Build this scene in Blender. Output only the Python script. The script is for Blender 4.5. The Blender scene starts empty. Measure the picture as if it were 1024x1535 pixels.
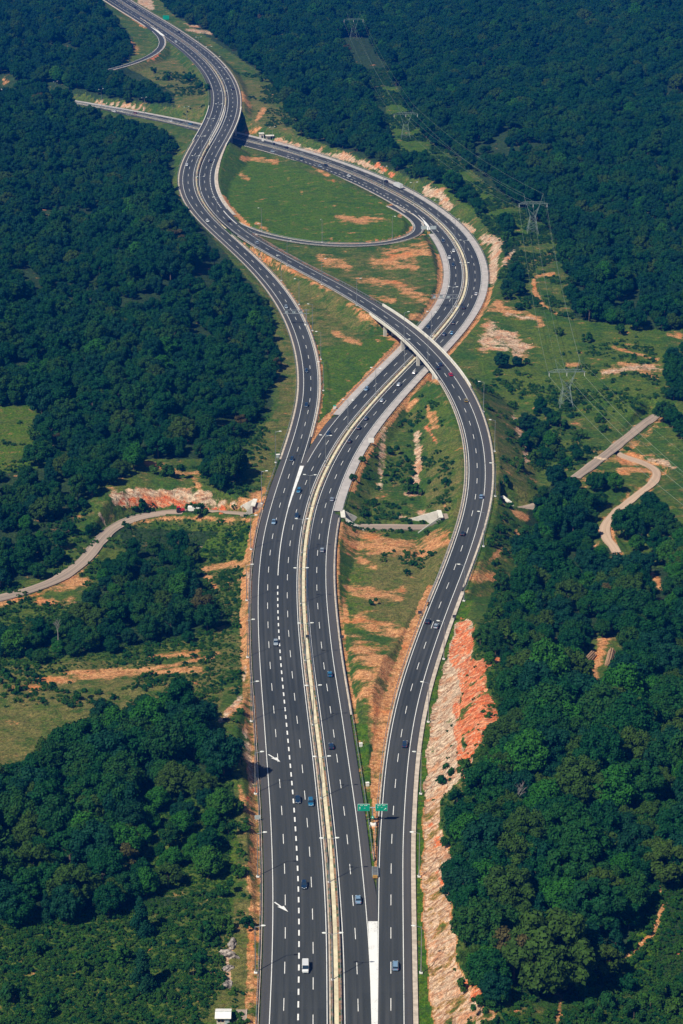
import bpy, math, random
import numpy as np
from mathutils import Vector
RNG = np.random.default_rng(7); random.seed(7)
C = bpy.context.scene.collection
F = 3350.0; CAMH = 339.0; TH = math.radians(21); CX = 512.0; CY = 767.5
ct, st = math.cos(TH), math.sin(TH)

def un(px, py, z=0.0):
    px = np.asarray(px, float); py = np.asarray(py, float)
    a = (px-CX)/F; b = -(py-CY)/F
    dy = ct+b*st; dz = -st+b*ct
    t = (z-CAMH)/dz
    return np.stack([a*t, dy*t, np.broadcast_to(z, t.shape)*1.0], -1)
def proj(x, y, z):
    dz = z-CAMH
    depth = y*ct-dz*st
    up = y*st+dz*ct
    return CX+F*x/depth, CY-F*up/depth

# ---------- noise ----------
_perm = RNG.random((256, 256))
def vnoise(x, y):
    xi = np.floor(x).astype(int); yi = np.floor(y).astype(int)
    fx = x-xi; fy = y-yi
    fx = fx*fx*(3-2*fx); fy = fy*fy*(3-2*fy)
    g = lambda i, j: _perm[i & 255, j & 255]
    return (g(xi, yi)*(1-fx)+g(xi+1, yi)*fx)*(1-fy)+(g(xi, yi+1)*(1-fx)+g(xi+1, yi+1)*fx)*fy
def fbm(x, y, o=4):
    s = 0; a = .5; t = 0
    for k in range(o):
        s = s+a*vnoise(x*2**k+17.3*k, y*2**k+5.1*k); t += a; a *= .5
    return s/t

# ---------- object helpers ----------
def prop(o, label=None, cat=None, group=None, kind=None):
    if label: o['label'] = label
    if cat: o['category'] = cat
    if group: o['group'] = group
    if kind: o['kind'] = kind
    return o
def empty(name, loc, rz=0.0, label=None, cat=None, group=None):
    o = bpy.data.objects.new(name, None); C.objects.link(o)
    o.location = loc; o.rotation_euler = (0, 0, rz); o.empty_display_size = .5
    return prop(o, label, cat, group)
def mesh_np(name, V, Fq, mats=None, uv=None, fmat=None, smooth=False):
    me = bpy.data.meshes.new(name)
    V = np.asarray(V, np.float32); Fq = np.asarray(Fq, np.int32)
    me.vertices.add(len(V)); me.vertices.foreach_set('co', V.ravel())
    n, k = Fq.shape
    me.loops.add(n*k); me.loops.foreach_set('vertex_index', Fq.ravel())
    me.polygons.add(n)
    me.polygons.foreach_set('loop_start', np.arange(0, n*k, k, dtype=np.int32))
    if fmat is not None: me.polygons.foreach_set('material_index', np.asarray(fmat, np.int32))
    me.polygons.foreach_set('use_smooth', np.full(n, smooth))
    if uv is not None:
        l = me.uv_layers.new(name='UVMap')
        l.data.foreach_set('uv', np.asarray(uv, np.float32)[Fq.ravel()].ravel())
    for m in (mats or []): me.materials.append(m)
    me.update(calc_edges=True); me.validate()
    return me
def link(name, me, parent=None):
    o = bpy.data.objects.new(name, me); C.objects.link(o)
    if parent is not None: o.parent = parent
    return o
class MB:
    """collects boxes, tubes and quads for one mesh"""
    def __init__(s): s.v = []; s.f = []
    def quad(s, a, b, c, d):
        n = len(s.v); s.v += [tuple(a), tuple(b), tuple(c), tuple(d)]; s.f.append((n, n+1, n+2, n+3)); return s
    def box(s, c, d, rz=0.0, taper=1.0):
        n = len(s.v); cr, sr = math.cos(rz), math.sin(rz)
        for k in range(8):
            x = (-.5 if k in (0, 3, 4, 7) else .5)*d[0]; y = (-.5 if k in (0, 1, 4, 5) else .5)*d[1]; z = (-.5 if k < 4 else .5)*d[2]
            if k >= 4: x *= taper; y *= taper
            s.v.append((c[0]+x*cr-y*sr, c[1]+x*sr+y*cr, c[2]+z))
        for f in ((3, 2, 1, 0), (4, 5, 6, 7), (0, 1, 5, 4), (1, 2, 6, 5), (2, 3, 7, 6), (3, 0, 4, 7)):
            s.f.append(tuple(n+i for i in f))
        return s
    def tube(s, a, b, r0, r1=None, n=6):
        r1 = r0 if r1 is None else r1
        a = Vector(a); b = Vector(b); d = (b-a).normalized()
        u = d.orthogonal().normalized(); w = d.cross(u); k = len(s.v)
        for p, r in ((a, r0), (b, r1)):
            for i in range(n):
                t = 2*math.pi*i/n; q = p+u*(r*math.cos(t))+w*(r*math.sin(t)); s.v.append(tuple(q))
        for i in range(n):
            j = (i+1) % n; s.f.append((k+i, k+j, k+n+j, k+n+i))
        s.f.append(tuple(k+n+i for i in range(n))); s.f.append(tuple(k+n-1-i for i in range(n)))
        return s
    def loft(s, secs):
        """secs: list of rings with equal counts; capped"""
        k = len(s.v); n = len(secs[0])
        for r in secs: s.v += [tuple(p) for p in r]
        for a in range(len(secs)-1):
            for i in range(n):
                j = (i+1) % n
                s.f.append((k+a*n+i, k+a*n+j, k+(a+1)*n+j, k+(a+1)*n+i))
        s.f.append(tuple(k+n-1-i for i in range(n))); m = k+(len(secs)-1)*n
        s.f.append(tuple(m+i for i in range(n)))
        return s
    def mesh(s, name, mat, smooth=False):
        me = bpy.data.meshes.new(name); me.from_pydata(s.v, [], s.f)
        if mat: me.materials.append(mat)
        if smooth: me.polygons.foreach_set('use_smooth', [True]*len(me.polygons))
        me.update(); return me
    def build(s, name, mat, parent=None, smooth=False): return link(name, s.mesh(name, mat, smooth), parent)

# ---------- materials ----------
class NT:
    def __init__(s, name):
        s.m = bpy.data.materials.new(name); s.m.use_nodes = True; s.t = s.m.node_tree; s.t.nodes.clear()
        s.out = s.t.nodes.new('ShaderNodeOutputMaterial')
    def n(s, typ, ins=None, **kw):
        x = s.t.nodes.new(typ)
        for k, v in kw.items(): setattr(x, k, v)
        for k, v in (ins or {}).items(): s.set(x, k, v)
        return x
    def set(s, x, k, v):
        sock = x.inputs[k]
        if isinstance(v, bpy.types.NodeSocket): s.t.links.new(v, sock)
        elif isinstance(v, (tuple, list)) and len(v) == 3 and sock.type == 'RGBA': sock.default_value = (*v, 1)
        else: sock.default_value = v
    def noise(s, vec, scale, detail=3, rough=.55):
        x = s.n('ShaderNodeTexNoise', {'Scale': scale, 'Detail': detail, 'Roughness': rough})
        if vec is not None: s.set(x, 'Vector', vec)
        return x.outputs['Fac']
    def mix(s, f, a, b, mode='MIX'):
        x = s.n('ShaderNodeMix', data_type='RGBA', blend_type=mode)
        s.set(x, 0, f)
        for i, v in ((6, a), (7, b)):
            if isinstance(v, tuple): x.inputs[i].default_value = (*v, 1)
            else: s.t.links.new(v, x.inputs[i])
        return x.outputs[2]
    def math(s, op, a, b=0.0, clamp=False):
        x = s.n('ShaderNodeMath', operation=op, use_clamp=clamp); s.set(x, 0, a); s.set(x, 1, b); return x.outputs[0]
    def ramp(s, v, lo, hi, a=0.0, b=1.0):
        x = s.n('ShaderNodeMapRange', {'Value': v, 'From Min': lo, 'From Max': hi, 'To Min': a, 'To Max': b}, interpolation_type='SMOOTHSTEP'); return x.outputs[0]
    def attr(s, name, o='Color'): return s.n('ShaderNodeAttribute', attribute_name=name).outputs[o]
    def pos(s): return s.n('ShaderNodeNewGeometry').outputs['Position']
    def scaled(s, vec, sc):
        x = s.n('ShaderNodeMapping'); s.set(x, 'Vector', vec); x.inputs['Scale'].default_value = sc; return x.outputs[0]
    def done(s, col, rough=.9, bump=None, bstr=.3, bdist=.1, metal=0.0, spec=.3):
        p = s.n('ShaderNodeBsdfPrincipled'); s.set(p, 'Base Color', col); s.set(p, 'Roughness', rough); p.inputs['Metallic'].default_value = metal
        p.inputs['Specular IOR Level'].default_value = spec
        if bump is not None:
            b = s.n('ShaderNodeBump', {'Height': bump, 'Strength': bstr, 'Distance': bdist}); s.t.links.new(b.outputs[0], p.inputs['Normal'])
        s.t.links.new(p.outputs[0], s.out.inputs[0]); return s.m
MAT = {}
def simple(name, col, rough=.7, metal=0., var=.15, scale=1.5, spec=.3):
    t = NT(name); f = t.noise(t.pos(), scale, 3)
    a = tuple(c*(1-var) for c in col); b = tuple(min(1, c*(1+var)) for c in col)
    MAT[name] = t.done(t.mix(t.ramp(f, .3, .7), a, b), rough, metal=metal, spec=spec); return MAT[name]

def asphalt(name, c0, c1, streak=.8):
    t = NT(name); uv = t.n('ShaderNodeUVMap').outputs[0]; P = t.pos()
    big = t.noise(t.scaled(uv, (.12, .012, 1)), 1.0, 3)
    long = t.noise(t.scaled(uv, (1.1, .006, 1)), 1.0, 2)
    fine = t.noise(P, 2.5, 4, .7)
    v = t.math('ADD', t.math('MULTIPLY', big, .5), t.math('MULTIPLY', long, .5))
    col = t.mix(t.ramp(v, .42, .58), c0, c1)
    # wheel tracks: darker, polished bands every half lane
    sx = t.n('ShaderNodeSeparateXYZ', {'Vector': uv}).outputs[0]
    w = t.math('COSINE', t.math('MULTIPLY', sx, 2*math.pi/1.8))
    col = t.mix(t.math('MULTIPLY', t.ramp(w, -.2, 1, 0, .45), streak), col, tuple(c*.62 for c in c0))
    # transverse pours: slightly different batches of asphalt
    sy = t.n('ShaderNodeSeparateXYZ', {'Vector': uv}).outputs[1]
    st_ = t.n('ShaderNodeTexWhiteNoise', {'W': t.math('FLOOR', t.math('DIVIDE', sy, 83.0))}, noise_dimensions='1D').outputs['Value']
    col = t.mix(t.math('MULTIPLY', st_, .30), col, c1)
    col = t.mix(t.ramp(fine, .35, .75, 0, .35), col, tuple(c*1.45 for c in c1))
    col = t.mix(t.ramp(t.noise(t.scaled(uv, (.9, .05, 1)), 2.0, 5, .7), .58, .72, 0, .35), col, (.11, .10, .085))
    MAT[name] = t.done(col, .85, spec=.25)
asphalt('asphalt', (.023, .029, .031), (.049, .054, .055))
asphalt('asphalt_shoulder', (.046, .049, .052), (.068, .067, .066), 0)
asphalt('old_asphalt', (.17, .14, .115), (.36, .28, .22), 0)
asphalt('dirt_road', (.34, .24, .17), (.48, .35, .25), 0)
t = NT('paint'); P = t.pos(); wr_ = t.math('ADD', t.math('MULTIPLY', t.noise(P, 2.4, 6, .8), .6), t.math('MULTIPLY', t.noise(P, .25, 3), .4))
MAT['paint'] = t.done(t.mix(t.ramp(wr_, .50, .66, 0, .55), (.74, .75, .74), (.16, .165, .17)), .7)
simple('gutter', (.46, .40, .33), .9, var=.22, scale=.5)
simple('channel', (.60, .54, .38), .9, var=.18, scale=.35)
simple('pale_concrete', (.40, .375, .36), .9, var=.12, scale=.25)
simple('bridge_concrete', (.52, .50, .45), .85, var=.15, scale=.3)
simple('parapet', (.66, .64, .57), .8, var=.10, scale=.4)
simple('galvanised', (.34, .37, .39), .45, .6, var=.2, scale=.8)
simple('lattice_steel', (.22, .29, .26), .6, .3, var=.2, scale=.3)
simple('wire', (.28, .34, .27), .6, .3)
simple('white_metal', (.74, .73, .69), .6, var=.08)
simple('dark_glass', (.015, .03, .05), .08, var=.1, spec=.6)
simple('black_rubber', (.015, .015, .016), .9)
simple('sign_green', (.0, .30, .19), .5, var=.05)
simple('sign_white', (.72, .80, .78), .5, var=.04)
simple('sign_grey', (.36, .42, .43), .5, var=.1)
simple('dark_box', (.03, .04, .05), .6)
simple('yellow_paint', (.42, .24, .06), .6)
simple('brown_wood', (.14, .06, .03), .8)
simple('blue_metal', (.05, .16, .38), .5)
simple('bark', (.11, .085, .065), .95, scale=2)
simple('bare_bark', (.30, .27, .25), .95, scale=2)
simple('cut_rock', (.46, .34, .24), .95, var=.3, scale=.9)
simple('grey_rock', (.22, .19, .165), .95, var=.75, scale=1.1)
simple('cream_wall', (.50, .46, .40), .9, var=.15)
simple('red_metal', (.45, .02, .03), .4)
simple('log_wood', (.32, .20, .12), .9, var=.3)
simple('lamp_lens', (.75, .78, .75), .3)

# median soil with patchy grass
t = NT('median_soil'); P = t.pos(); n1 = t.noise(P, .35, 5, .7)
c = t.mix(t.ramp(t.noise(P, 1.4, 4), .35, .65), (.20, .10, .06), (.36, .22, .12))
c = t.mix(t.ramp(n1, .47, .56), c, (.045, .085, .03)); MAT['median_soil'] = t.done(c, .95)

# ground
t = NT('ground'); P = t.pos(); A = t.attr('zone_a'); B = t.attr('zone_b')
sa = t.n('ShaderNodeSeparateColor', {'Color': A}).outputs; sb = t.n('ShaderNodeSeparateColor', {'Color': B}).outputs
nA = t.noise(P, .05, 6, .65); nB = t.noise(P, .35, 5, .7); nC = t.noise(P, 1.6, 4, .7)
nw = t.math('ADD', t.math('MULTIPLY', nB, .55), t.math('MULTIPLY', nC, .45))
g = t.mix(t.ramp(nA, .40, .60), (.032, .086, .008), (.095, .125, .018))
g = t.mix(t.ramp(nw, .42, .60), g, (.026, .066, .012))
g = t.mix(t.ramp(nC, .60, .75), g, (.12, .13, .035))
def thr(mask, n, w=.10):
    return t.ramp(t.math('ADD', mask, t.math('MULTIPLY', t.math('SUBTRACT', n, .5), 3.0)), .5-w, .5+w)
nx = t.noise(t.scaled(P, (.12, .15, .1)), 1.0, 9, .74)
dry = t.mix(t.ramp(nw, .38, .62), (.070, .085, .018), (.17, .145, .045))
g = t.mix(thr(sa[2], nx, .25), g, dry)
lush = t.mix(t.ramp(nw, .4, .6), (.024, .088, .003), (.078, .132, .006)); lush = t.mix(t.ramp(nx, .50, .64, 0, .75), lush, (.09, .105, .022)); lush = t.mix(t.ramp(nx, .38, .48, .7, 0), lush, (.03, .085, .012))
g = t.mix(thr(sb[0], nx, .2), g, lush)
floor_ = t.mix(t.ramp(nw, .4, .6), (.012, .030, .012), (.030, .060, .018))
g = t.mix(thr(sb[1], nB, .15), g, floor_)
dirt = t.mix(t.ramp(nw, .36, .60), (.32, .125, .042), (.55, .28, .12))
dirt = t.mix(t.ramp(nC, .58, .74), dirt, (.64, .48, .34))
dirt = t.mix(t.ramp(nA, .52, .70, 0, .8), dirt, (.56, .17, .045))
g = t.mix(thr(sa[0], nx, .26), g, dirt)
mp = t.n('ShaderNodeMapping'); t.set(mp, 'Vector', P); mp.inputs['Rotation'].default_value = (0, 0, math.radians(-38)); mp.inputs['Scale'].default_value = (.16, 1.15, .3)
sv_ = t.noise(mp.outputs[0], 1.0, 7, .72); rk = t.mix(t.ramp(sv_, .36, .58), (.22, .11, .06), (.58, .45, .32)); rk = t.mix(t.ramp(nC, .3, .46, .55, 0), rk, (.20, .11, .07))
rk = t.mix(t.ramp(nx, .48, .62, 0, .8), rk, (.46, .21, .10))
g = t.mix(thr(sa[1], nx, .15), g, rk)
red = t.mix(t.ramp(nw, .38, .62), (.42, .075, .022), (.60, .17, .06)); red = t.mix(t.ramp(sv_, .46, .62, 0, .7), red, (.62, .40, .24))
g = t.mix(thr(sb[2], nx, .12), g, red)
n4 = t.noise(P, 3.2, 3, .7); n5 = t.noise(P, .9, 3, .7)
sp = t.math('MULTIPLY', t.ramp(n4, .30, .62, .55, 1.25), t.ramp(n5, .36, .60, .66, 1.18)); cc = t.n('ShaderNodeCombineColor', {0: sp, 1: sp, 2: sp}).outputs[0]
g = t.mix(1.0, g, cc, 'MULTIPLY')
MAT['ground'] = t.done(g, .95, bump=t.math('ADD', nB, t.math('MULTIPLY', nC, .5)), bstr=.8, bdist=.7, spec=.1)

def leaf(name, cols, trans=.25):
    t = NT(name); P = t.pos(); r = t.n('ShaderNodeObjectInfo').outputs['Random']
    cr = t.n('ShaderNodeValToRGB'); t.set(cr, 'Fac', r); e = cr.color_ramp.elements
    e[0].position = 0; e[0].color = (*cols[0], 1); e[1].position = 1; e[1].color = (*cols[-1], 1)
    for i, c_ in enumerate(cols[1:-1]):
        x = e.new((i+1)/(len(cols)-1)); x.color = (*c_, 1)
    n = t.noise(P, .45, 3, .6); n2 = t.noise(P, 2.2, 2)
    col = t.mix(t.ramp(n, .35, .65, 0, .5), cr.outputs[0], tuple(c_*1.6 for c_ in cols[1]))
    col = t.mix(t.ramp(n2, .35, .7, .1, .62), col, tuple(c_*.45 for c_ in cols[0]))
    d = t.n('ShaderNodeBsdfPrincipled', {'Base Color': col, 'Roughness': .75}); d.inputs['Specular IOR Level'].default_value = .15
    tr = t.n('ShaderNodeBsdfTranslucent', {'Color': col})
    m = t.n('ShaderNodeMixShader', {0: trans, 1: d.outputs[0], 2: tr.outputs[0]})
    t.t.links.new(m.outputs[0], t.out.inputs[0]); MAT[name] = t.m
leaf('leaf_dark', [(.003, .046, .012), (.005, .060, .012), (.013, .078, .009), (.034, .094, .008), (.004, .052, .014)], .12)
leaf('leaf_olive', [(.024, .068, .009), (.034, .082, .009), (.050, .090, .010)], .12)
leaf('leaf_bright', [(.012, .095, .009), (.024, .120, .010), (.042, .125, .011)], .12)
leaf('leaf_blue', [(.003, .044, .020), (.005, .052, .021), (.008, .046, .015)], .12)
leaf('leaf_brown', [(.085, .066, .018), (.070, .066, .018), (.060, .070, .015)], .12)
leaf('leaf_scrub', [(.016, .080, .007), (.030, .098, .008), (.052, .100, .011), (.014, .068, .008)], .12)
leaf('leaf_scrub_dark', [(.008, .056, .009), (.014, .072, .009), (.024, .080, .009)], .12)
# ---------- roads: centre dash lines surveyed from the photograph, unprojected to the ground ----------
def zr_main(py): return np.interp(py, [-60, 200, 220, 260, 300, 335], [12, 12, 10.5, 6.5, 2.5, 0])
def zr_ramp(py): return np.interp(py, [-60, 200, 220, 260, 300, 330, 380, 430, 480, 540, 640, 745, 870, 960], [12, 12, 10.5, 6.5, 2.8, 1.2, 3, 6, 8, 8.5, 7.5, 5, 1.5, 0])
PTS = {
'P': "425.5,1506 427,1451 427.8,1399 427.8,1350 426.8,1304 425,1261 422.8,1219.5 420,1181 417,1143 414,1107 411.3,1073 408.5,1040.5 405.8,1009 403.8,979.5 402.3,951 401.3,924.5 401,898.5 401.3,873 402.8,849 405,826 408.4,804 413,782 418.3,762 423.8,742.5 430,723 436,704.5 442.5,686 448,668.8 453.5,651.5 458,634.5 462,618 465,602 466.4,586 466.4,571 465.8,555.6 463.8,540.5 460.8,525.5 456.9,511 452,496.6 446.2,482.5 439.6,469.2 432.1,456.2 424,443.9 415,431.5 405,419.5 395,408 384,397 373,386 361.8,375.8 350.8,365.8 339.8,356 329,346 319,337 310,327.7 301.8,319 295,310.3 289.5,301.5 285,292.8 282,284 280.8,275.6 280.5,267.3 281.7,259 283.2,250.8 286.2,243.5 289.2,236 293.6,228.5 298,220.8 302.1,213.8 306.4,206.3 310.6,199.3 314.7,192.2 318.1,185.3 320.9,178 323.9,171.7 325.9,165 327.2,158 328,151.4 327.8,144.8 327,138 325.5,131.9 323.3,125.6 320.5,119.4 317.2,113.4 313.3,107.3 308.9,101.4 304,95.6 298,89.4 292.7,84.2 286.3,78.8 279.4,73.3 272,67.5 257,56.7 248.4,51.6 241.4,46.4 233.6,41 225,35 214,28.5 200,20 186.7,12 165,-2 130,-25",
'Q': "469.3,1531 469.5,1480.5 469.5,1424.5 468.8,1372.8 466.8,1323.5 464.6,1279.5 460.7,1234 457,1192 453.5,1152.5 449.5,1115 445.5,1079.5 441.8,1045.6 438.3,1013.8 435.5,982.5 433,953 431.3,925 430.5,897.8 430.5,871.8 431.5,847 433.8,822.5 436.8,799.5 441.3,777 447.3,754.5 454.5,732.5 462.5,713.8 471.8,695.5 481.8,677.5 492.8,660 504.3,642.8 517,627.1 530.5,611.9 544,596.8 557.6,582 571.8,567.8 585,554.3 598.8,540.8 612,528 645.8,490.5 657,478 665.8,466.3 673.3,454.3 678.8,443.8 682,431.8 684,420.4 684.4,409.4 683.3,398.8 681,388.3 676.9,377.7 671.9,367.2 665.6,357.5 657.8,347.2 648.8,337.8 639,329 627.3,319.5 615.1,310.7 602,302 587,294.1 570,285.8 553.8,277 538.8,270 496,253 463.8,241.3 437.5,233.4 420,227 363,213.3 298,196.5 255,186.5 220,178.5 195,173 170,168 132,160 90,153 30,144",
'R': "536.8,1507 535.3,1450 532.5,1396.5 528.8,1346 524.3,1296 520.3,1253 515.5,1211 510,1171 504.8,1132.8 500,1097 495.3,1062.8 490.3,1030 484,986.8 480.8,957.5 478,929 475.8,902 474.5,876 474.8,851 475.8,827 478.5,803.9 482,782.5 486.8,760.8 493,740.8 500.3,721.8 508.5,702.5 517.5,684 527.5,667.5 538.6,650 550.9,633.8 563.4,618.1 576.5,603 590,587.8 603.8,573.4 616.8,559 630,545.8 666.8,506.8 677.5,495 687,482 695.5,470 702.5,458.3 707,447 710.8,435.3 712.6,424 713.2,412.9 712.4,402 710,391.4 706.3,380.9 701.6,371.1 695.3,360.9 687.8,350.8 679.4,341.4 669.5,332.3 659,323.4 647.2,314.4 634,305.8 620.8,297 606.3,288.5 557.5,266 540,258.8 522.5,251.8 482.5,238 450,228 422.5,220 390,211 366,205 290,186.5 262.5,180.7 225,173.5 187,166.5 132,157 90,150 30,141",
'S': "586,1506 586,1451 586,1399.8 586.1,1352.3 586.3,1305.9 587,1262 589.3,1221.8 592,1182.7 595.3,1146 599.8,1111.5 605.6,1078 612.9,1045.8 621.3,1015 630.8,985.8 640.5,957.5 650.5,930.5 660.5,904.5 670.2,880.3 680.3,855.5 688.8,832 697,809 703.8,787 709.5,765.5 713.5,744.5 715.5,724 716,704.5 715,685 712.8,666 709,647.7 703.3,629.5 696.8,612 688.8,595 679.5,578.8 670,563.8 658.8,549 647,535 634,521 620,508 604.8,495 589.3,483 572.5,471.5 555.5,459.8 537.5,448.8 518.8,437.5 500.5,427 481.3,417 462,407 443.8,397 426,387.5 409.3,378.3 393.8,369.5 376.8,359.3 363.8,350.5 351.8,341.8 341.5,333 332,324 324,314.8 318,306.3 312.5,297.8 308.5,288.8 306.3,280.4 305.4,272.2 305.5,264 306.9,256 309,248 312.5,239.8 316.6,232.3 320.9,224.7 325.3,217.2 329.5,209.9 334,202.4 338,194.7 341.3,188 344,181 346.6,173.8 348.3,167 349.2,160.5 349.7,153.8 349.5,147.2 348.8,140.5 347.5,134.2 345.5,128.3 342.7,122 339.4,115.8 335.6,109.5 331.4,103.8 326.6,98 320.9,92 315,86.3 309,80.8 302.2,75.3 294.7,69.8 287.3,64.2 279.7,59.4 272.3,54.2 264,48.4 254.7,42.2 245.3,36.7 236.7,31.3 227.3,25.8 218.8,21 211,15.6 203,11 195.3,6.3 178,-5 150,-24",
'L': "331,313 338,322.5 346,331.5 356,338.5 367,342.8 377.5,346.4 400,353.8 420,358.3 450,363.8 480,367.3 510,369 530,369.2 555,368.2 580,366 595,363.6 612.5,359.3 627,352.5 634,345 632.5,337.2 625.5,328 614,319 600,311 583,303",
'E': "205,27 215,33.5 225,40.6 234.4,48 241.5,54.7 244.5,62.5 242,71.5 234.4,79.2 221.9,86 207.8,92 195.3,96.6 181,100 160,106",
'U1': "-60,905 -20,901 0,897 30,890 60,880 88,869 110,855 130,837 150,810 165,792 190,778 215,771 245,767 275,765.5 310,767 345,770.5 384,772",
'U2': "516,789 535,788.5 560,789.5 600,790 635,790 668,789",
'U3': "760,767 775,765 795,761 815,755",
'W1': "862,716 880,703 900,688 920,672 940,656 962,638 988,620",
'W2': "918,672 930,684 950,690 975,695 990,704 985,718 965,735 940,753 920,770 906,786 903,800 915,812 926,830",
}
def pts(n): return np.array([[float(c) for c in p.split(',')] for p in PTS[n].split()])
class Road:
    def __init__(s, name, zf, sm=8.0, ext=160.0, step=4.0):
        p = pts(name); z = zf(p[:, 1]) if callable(zf) else np.full(len(p), float(zf))
        w = un(p[:, 0], p[:, 1], z)
        s.anchor = w[0].copy()
        if ext: w = np.vstack([w[0]-(w[1]-w[0])/np.linalg.norm(w[1]-w[0])*ext, w, w[-1]+(w[-1]-w[-3])/np.linalg.norm(w[-1]-w[-3])*ext*2])
        d = np.r_[0, np.cumsum(np.linalg.norm(np.diff(w[:, :2], axis=0), axis=1))]
        fine = np.arange(0, d[-1], step)
        # Catmull-Rom through the survey points
        q = np.zeros((len(fine), 3)); k = np.clip(np.searchsorted(d, fine, 'right')-1, 0, len(d)-2)
        for c in range(3):
            m = np.gradient(w[:, c], d); h = d[k+1]-d[k]; t = (fine-d[k])/h
            q[:, c] = (2*t**3-3*t**2+1)*w[k, c]+(t**3-2*t**2+t)*h*m[k]+(-2*t**3+3*t**2)*w[k+1, c]+(t**3-t**2)*h*m[k+1]
        sig = (sm+(np.clip(q[:, 1], 500, 2600)-500)/75)/step
        out = q.copy()
        for i in range(len(q)):
            r = int(3*sig[i])+1; a = max(0, i-r); b = min(len(q), i+r+1); r = min(i-a, b-1-i); a, b = i-r, i+r+1
            ww = np.exp(-.5*((np.arange(a, b)-i)/sig[i])**2); out[i] = (q[a:b]*ww[:, None]).sum(0)/ww.sum()
        s.p = out; s.finish()
    def finish(s):
        t = np.gradient(s.p[:, :2], axis=0); t /= np.linalg.norm(t, axis=1)[:, None]
        s.t = t; s.n = np.stack([t[:, 1], -t[:, 0]], 1)       # right-hand normal
        s.s = np.r_[0, np.cumsum(np.linalg.norm(np.diff(s.p[:, :2], axis=0), axis=1))]
        s.py = proj(s.p[:, 0], s.p[:, 1], s.p[:, 2])[1]
    def at(s, a, off=0.0, dz=0.0):
        x = np.interp(a, s.s, s.p[:, 0]); y = np.interp(a, s.s, s.p[:, 1]); z = np.interp(a, s.s, s.p[:, 2])
        nx = np.interp(a, s.s, s.n[:, 0]); ny = np.interp(a, s.s, s.n[:, 1])
        return np.stack([x+nx*off, y+ny*off, z+dz], -1)
    def head(s, a):
        tx = np.interp(a, s.s, s.t[:, 0]); ty = np.interp(a, s.s, s.t[:, 1]); return math.atan2(ty, tx)-math.pi/2
    def s_py(s, py, near=None):
        """arc length where the line passes image row py (first crossing)"""
        i = np.where((s.py[:-1]-py)*(s.py[1:]-py) <= 0)[0]
        i = i[0]; f = (s.py[i]-py)/(s.py[i]-s.py[i+1]+1e-9); return s.s[i]+f*(s.s[i+1]-s.s[i])
    def near(s, q, off=0.0):
        e = s.p[:, :2]+s.n*off
        i = np.argmin(((e-np.array(q)[:2])**2).sum(1)); return s.s[i]
R = {'P': Road('P', zr_main), 'Q': Road('Q', 0), 'R': Road('R', 0), 'S': Road('S', zr_ramp),
     'L': Road('L', lambda y: np.interp(y, [300, 313, 335, 350], [1.5, 1.9, .6, 0]), 6, 0),
     'E': Road('E', 12, 4, 0), 'U1': Road('U1', -6, 5, 0), 'U2': Road('U2', -6, 3, 0), 'U3': Road('U3', -6, 3, 0),
     'W1': Road('W1', -3.5, 4, 0), 'W2': Road('W2', -4, 3, 0)}
# loop: start height follows the ramp it leaves
P_, Q_, R_, S_, L_, E_ = (R[k] for k in 'PQRSLE')
def fade_L():
    n = len(L_.p)
    for i in range(n):
        d = np.linalg.norm(S_.p[:, :2]-L_.p[i, :2], axis=1); j = d.argmin()
        w = np.clip(1-(d[j]-7)/10, 0, 1) if L_.p[i, 0] < -120 else 0
        base = .0 if L_.p[i, 0] > -60 else .4
        L_.p[i, 2] = w*S_.p[j, 2]+(1-w)*base
    k = np.ones(9)/9; z = np.pad(L_.p[:, 2], 4, 'edge'); L_.p[:, 2] = np.convolve(z, k, 'valid')
fade_L()

def f_of(road, spec):
    """offset spec: number, or list of (image row, metres)"""
    if isinstance(spec, np.ndarray): return spec
    if not isinstance(spec, (list, tuple)): return np.full(len(road.s), float(spec))
    a = sorted(spec); return np.interp(road.py, [q[0] for q in a], [q[1] for q in a])
def ribbon(name, road, a, b, dz, mat, s0=None, s1=None, skirt=0.0, kind='structure', parent=None):
    a = f_of(road, a); b = f_of(road, b); m = np.ones(len(road.s), bool)
    if s0 is not None: m &= road.s >= s0
    if s1 is not None: m &= road.s <= s1
    i = np.where(m)[0]; p = road.p[i]; n = road.n[i]; s = road.s[i]
    A = np.c_[p[:, :2]+n*a[i, None], p[:, 2]+dz]; B = np.c_[p[:, :2]+n*b[i, None], p[:, 2]+dz]
    cols = [A, B]; us = [a[i], b[i]]
    if skirt:
        A2 = A.copy(); A2[:, 2] -= skirt; B2 = B.copy(); B2[:, 2] -= skirt; cols = [A2, A, B, B2]; us = [a[i], a[i], b[i], b[i]]
    K = len(cols); V = np.stack(cols, 1).reshape(-1, 3); uv = np.stack([np.stack(us, 1), np.repeat(s[:, None], K, 1)], -1).reshape(-1, 2)
    r = np.arange(len(i)-1)[:, None]*K+np.arange(K-1)[None]
    Fq = np.stack([r, r+1, r+K+1, r+K], -1).reshape(-1, 4)
    o = link(name, mesh_np(name, V, Fq, [MAT[mat]], uv), parent)
    if kind: o['kind'] = kind
    return o
sP = P_.s_py; sQ = Q_.s_py; sR = R_.s_py; sS = S_.s_py
far_P = P_.s[-1]

# bridge sections
brS0, brS1 = sS(566), sS(470)                 # curved overpass of the ramp above the second motorway
vP0, vP1 = sP(207), sP(163); vS0, vS1 = sS(213), sS(165)   # twin viaducts at the back

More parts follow.
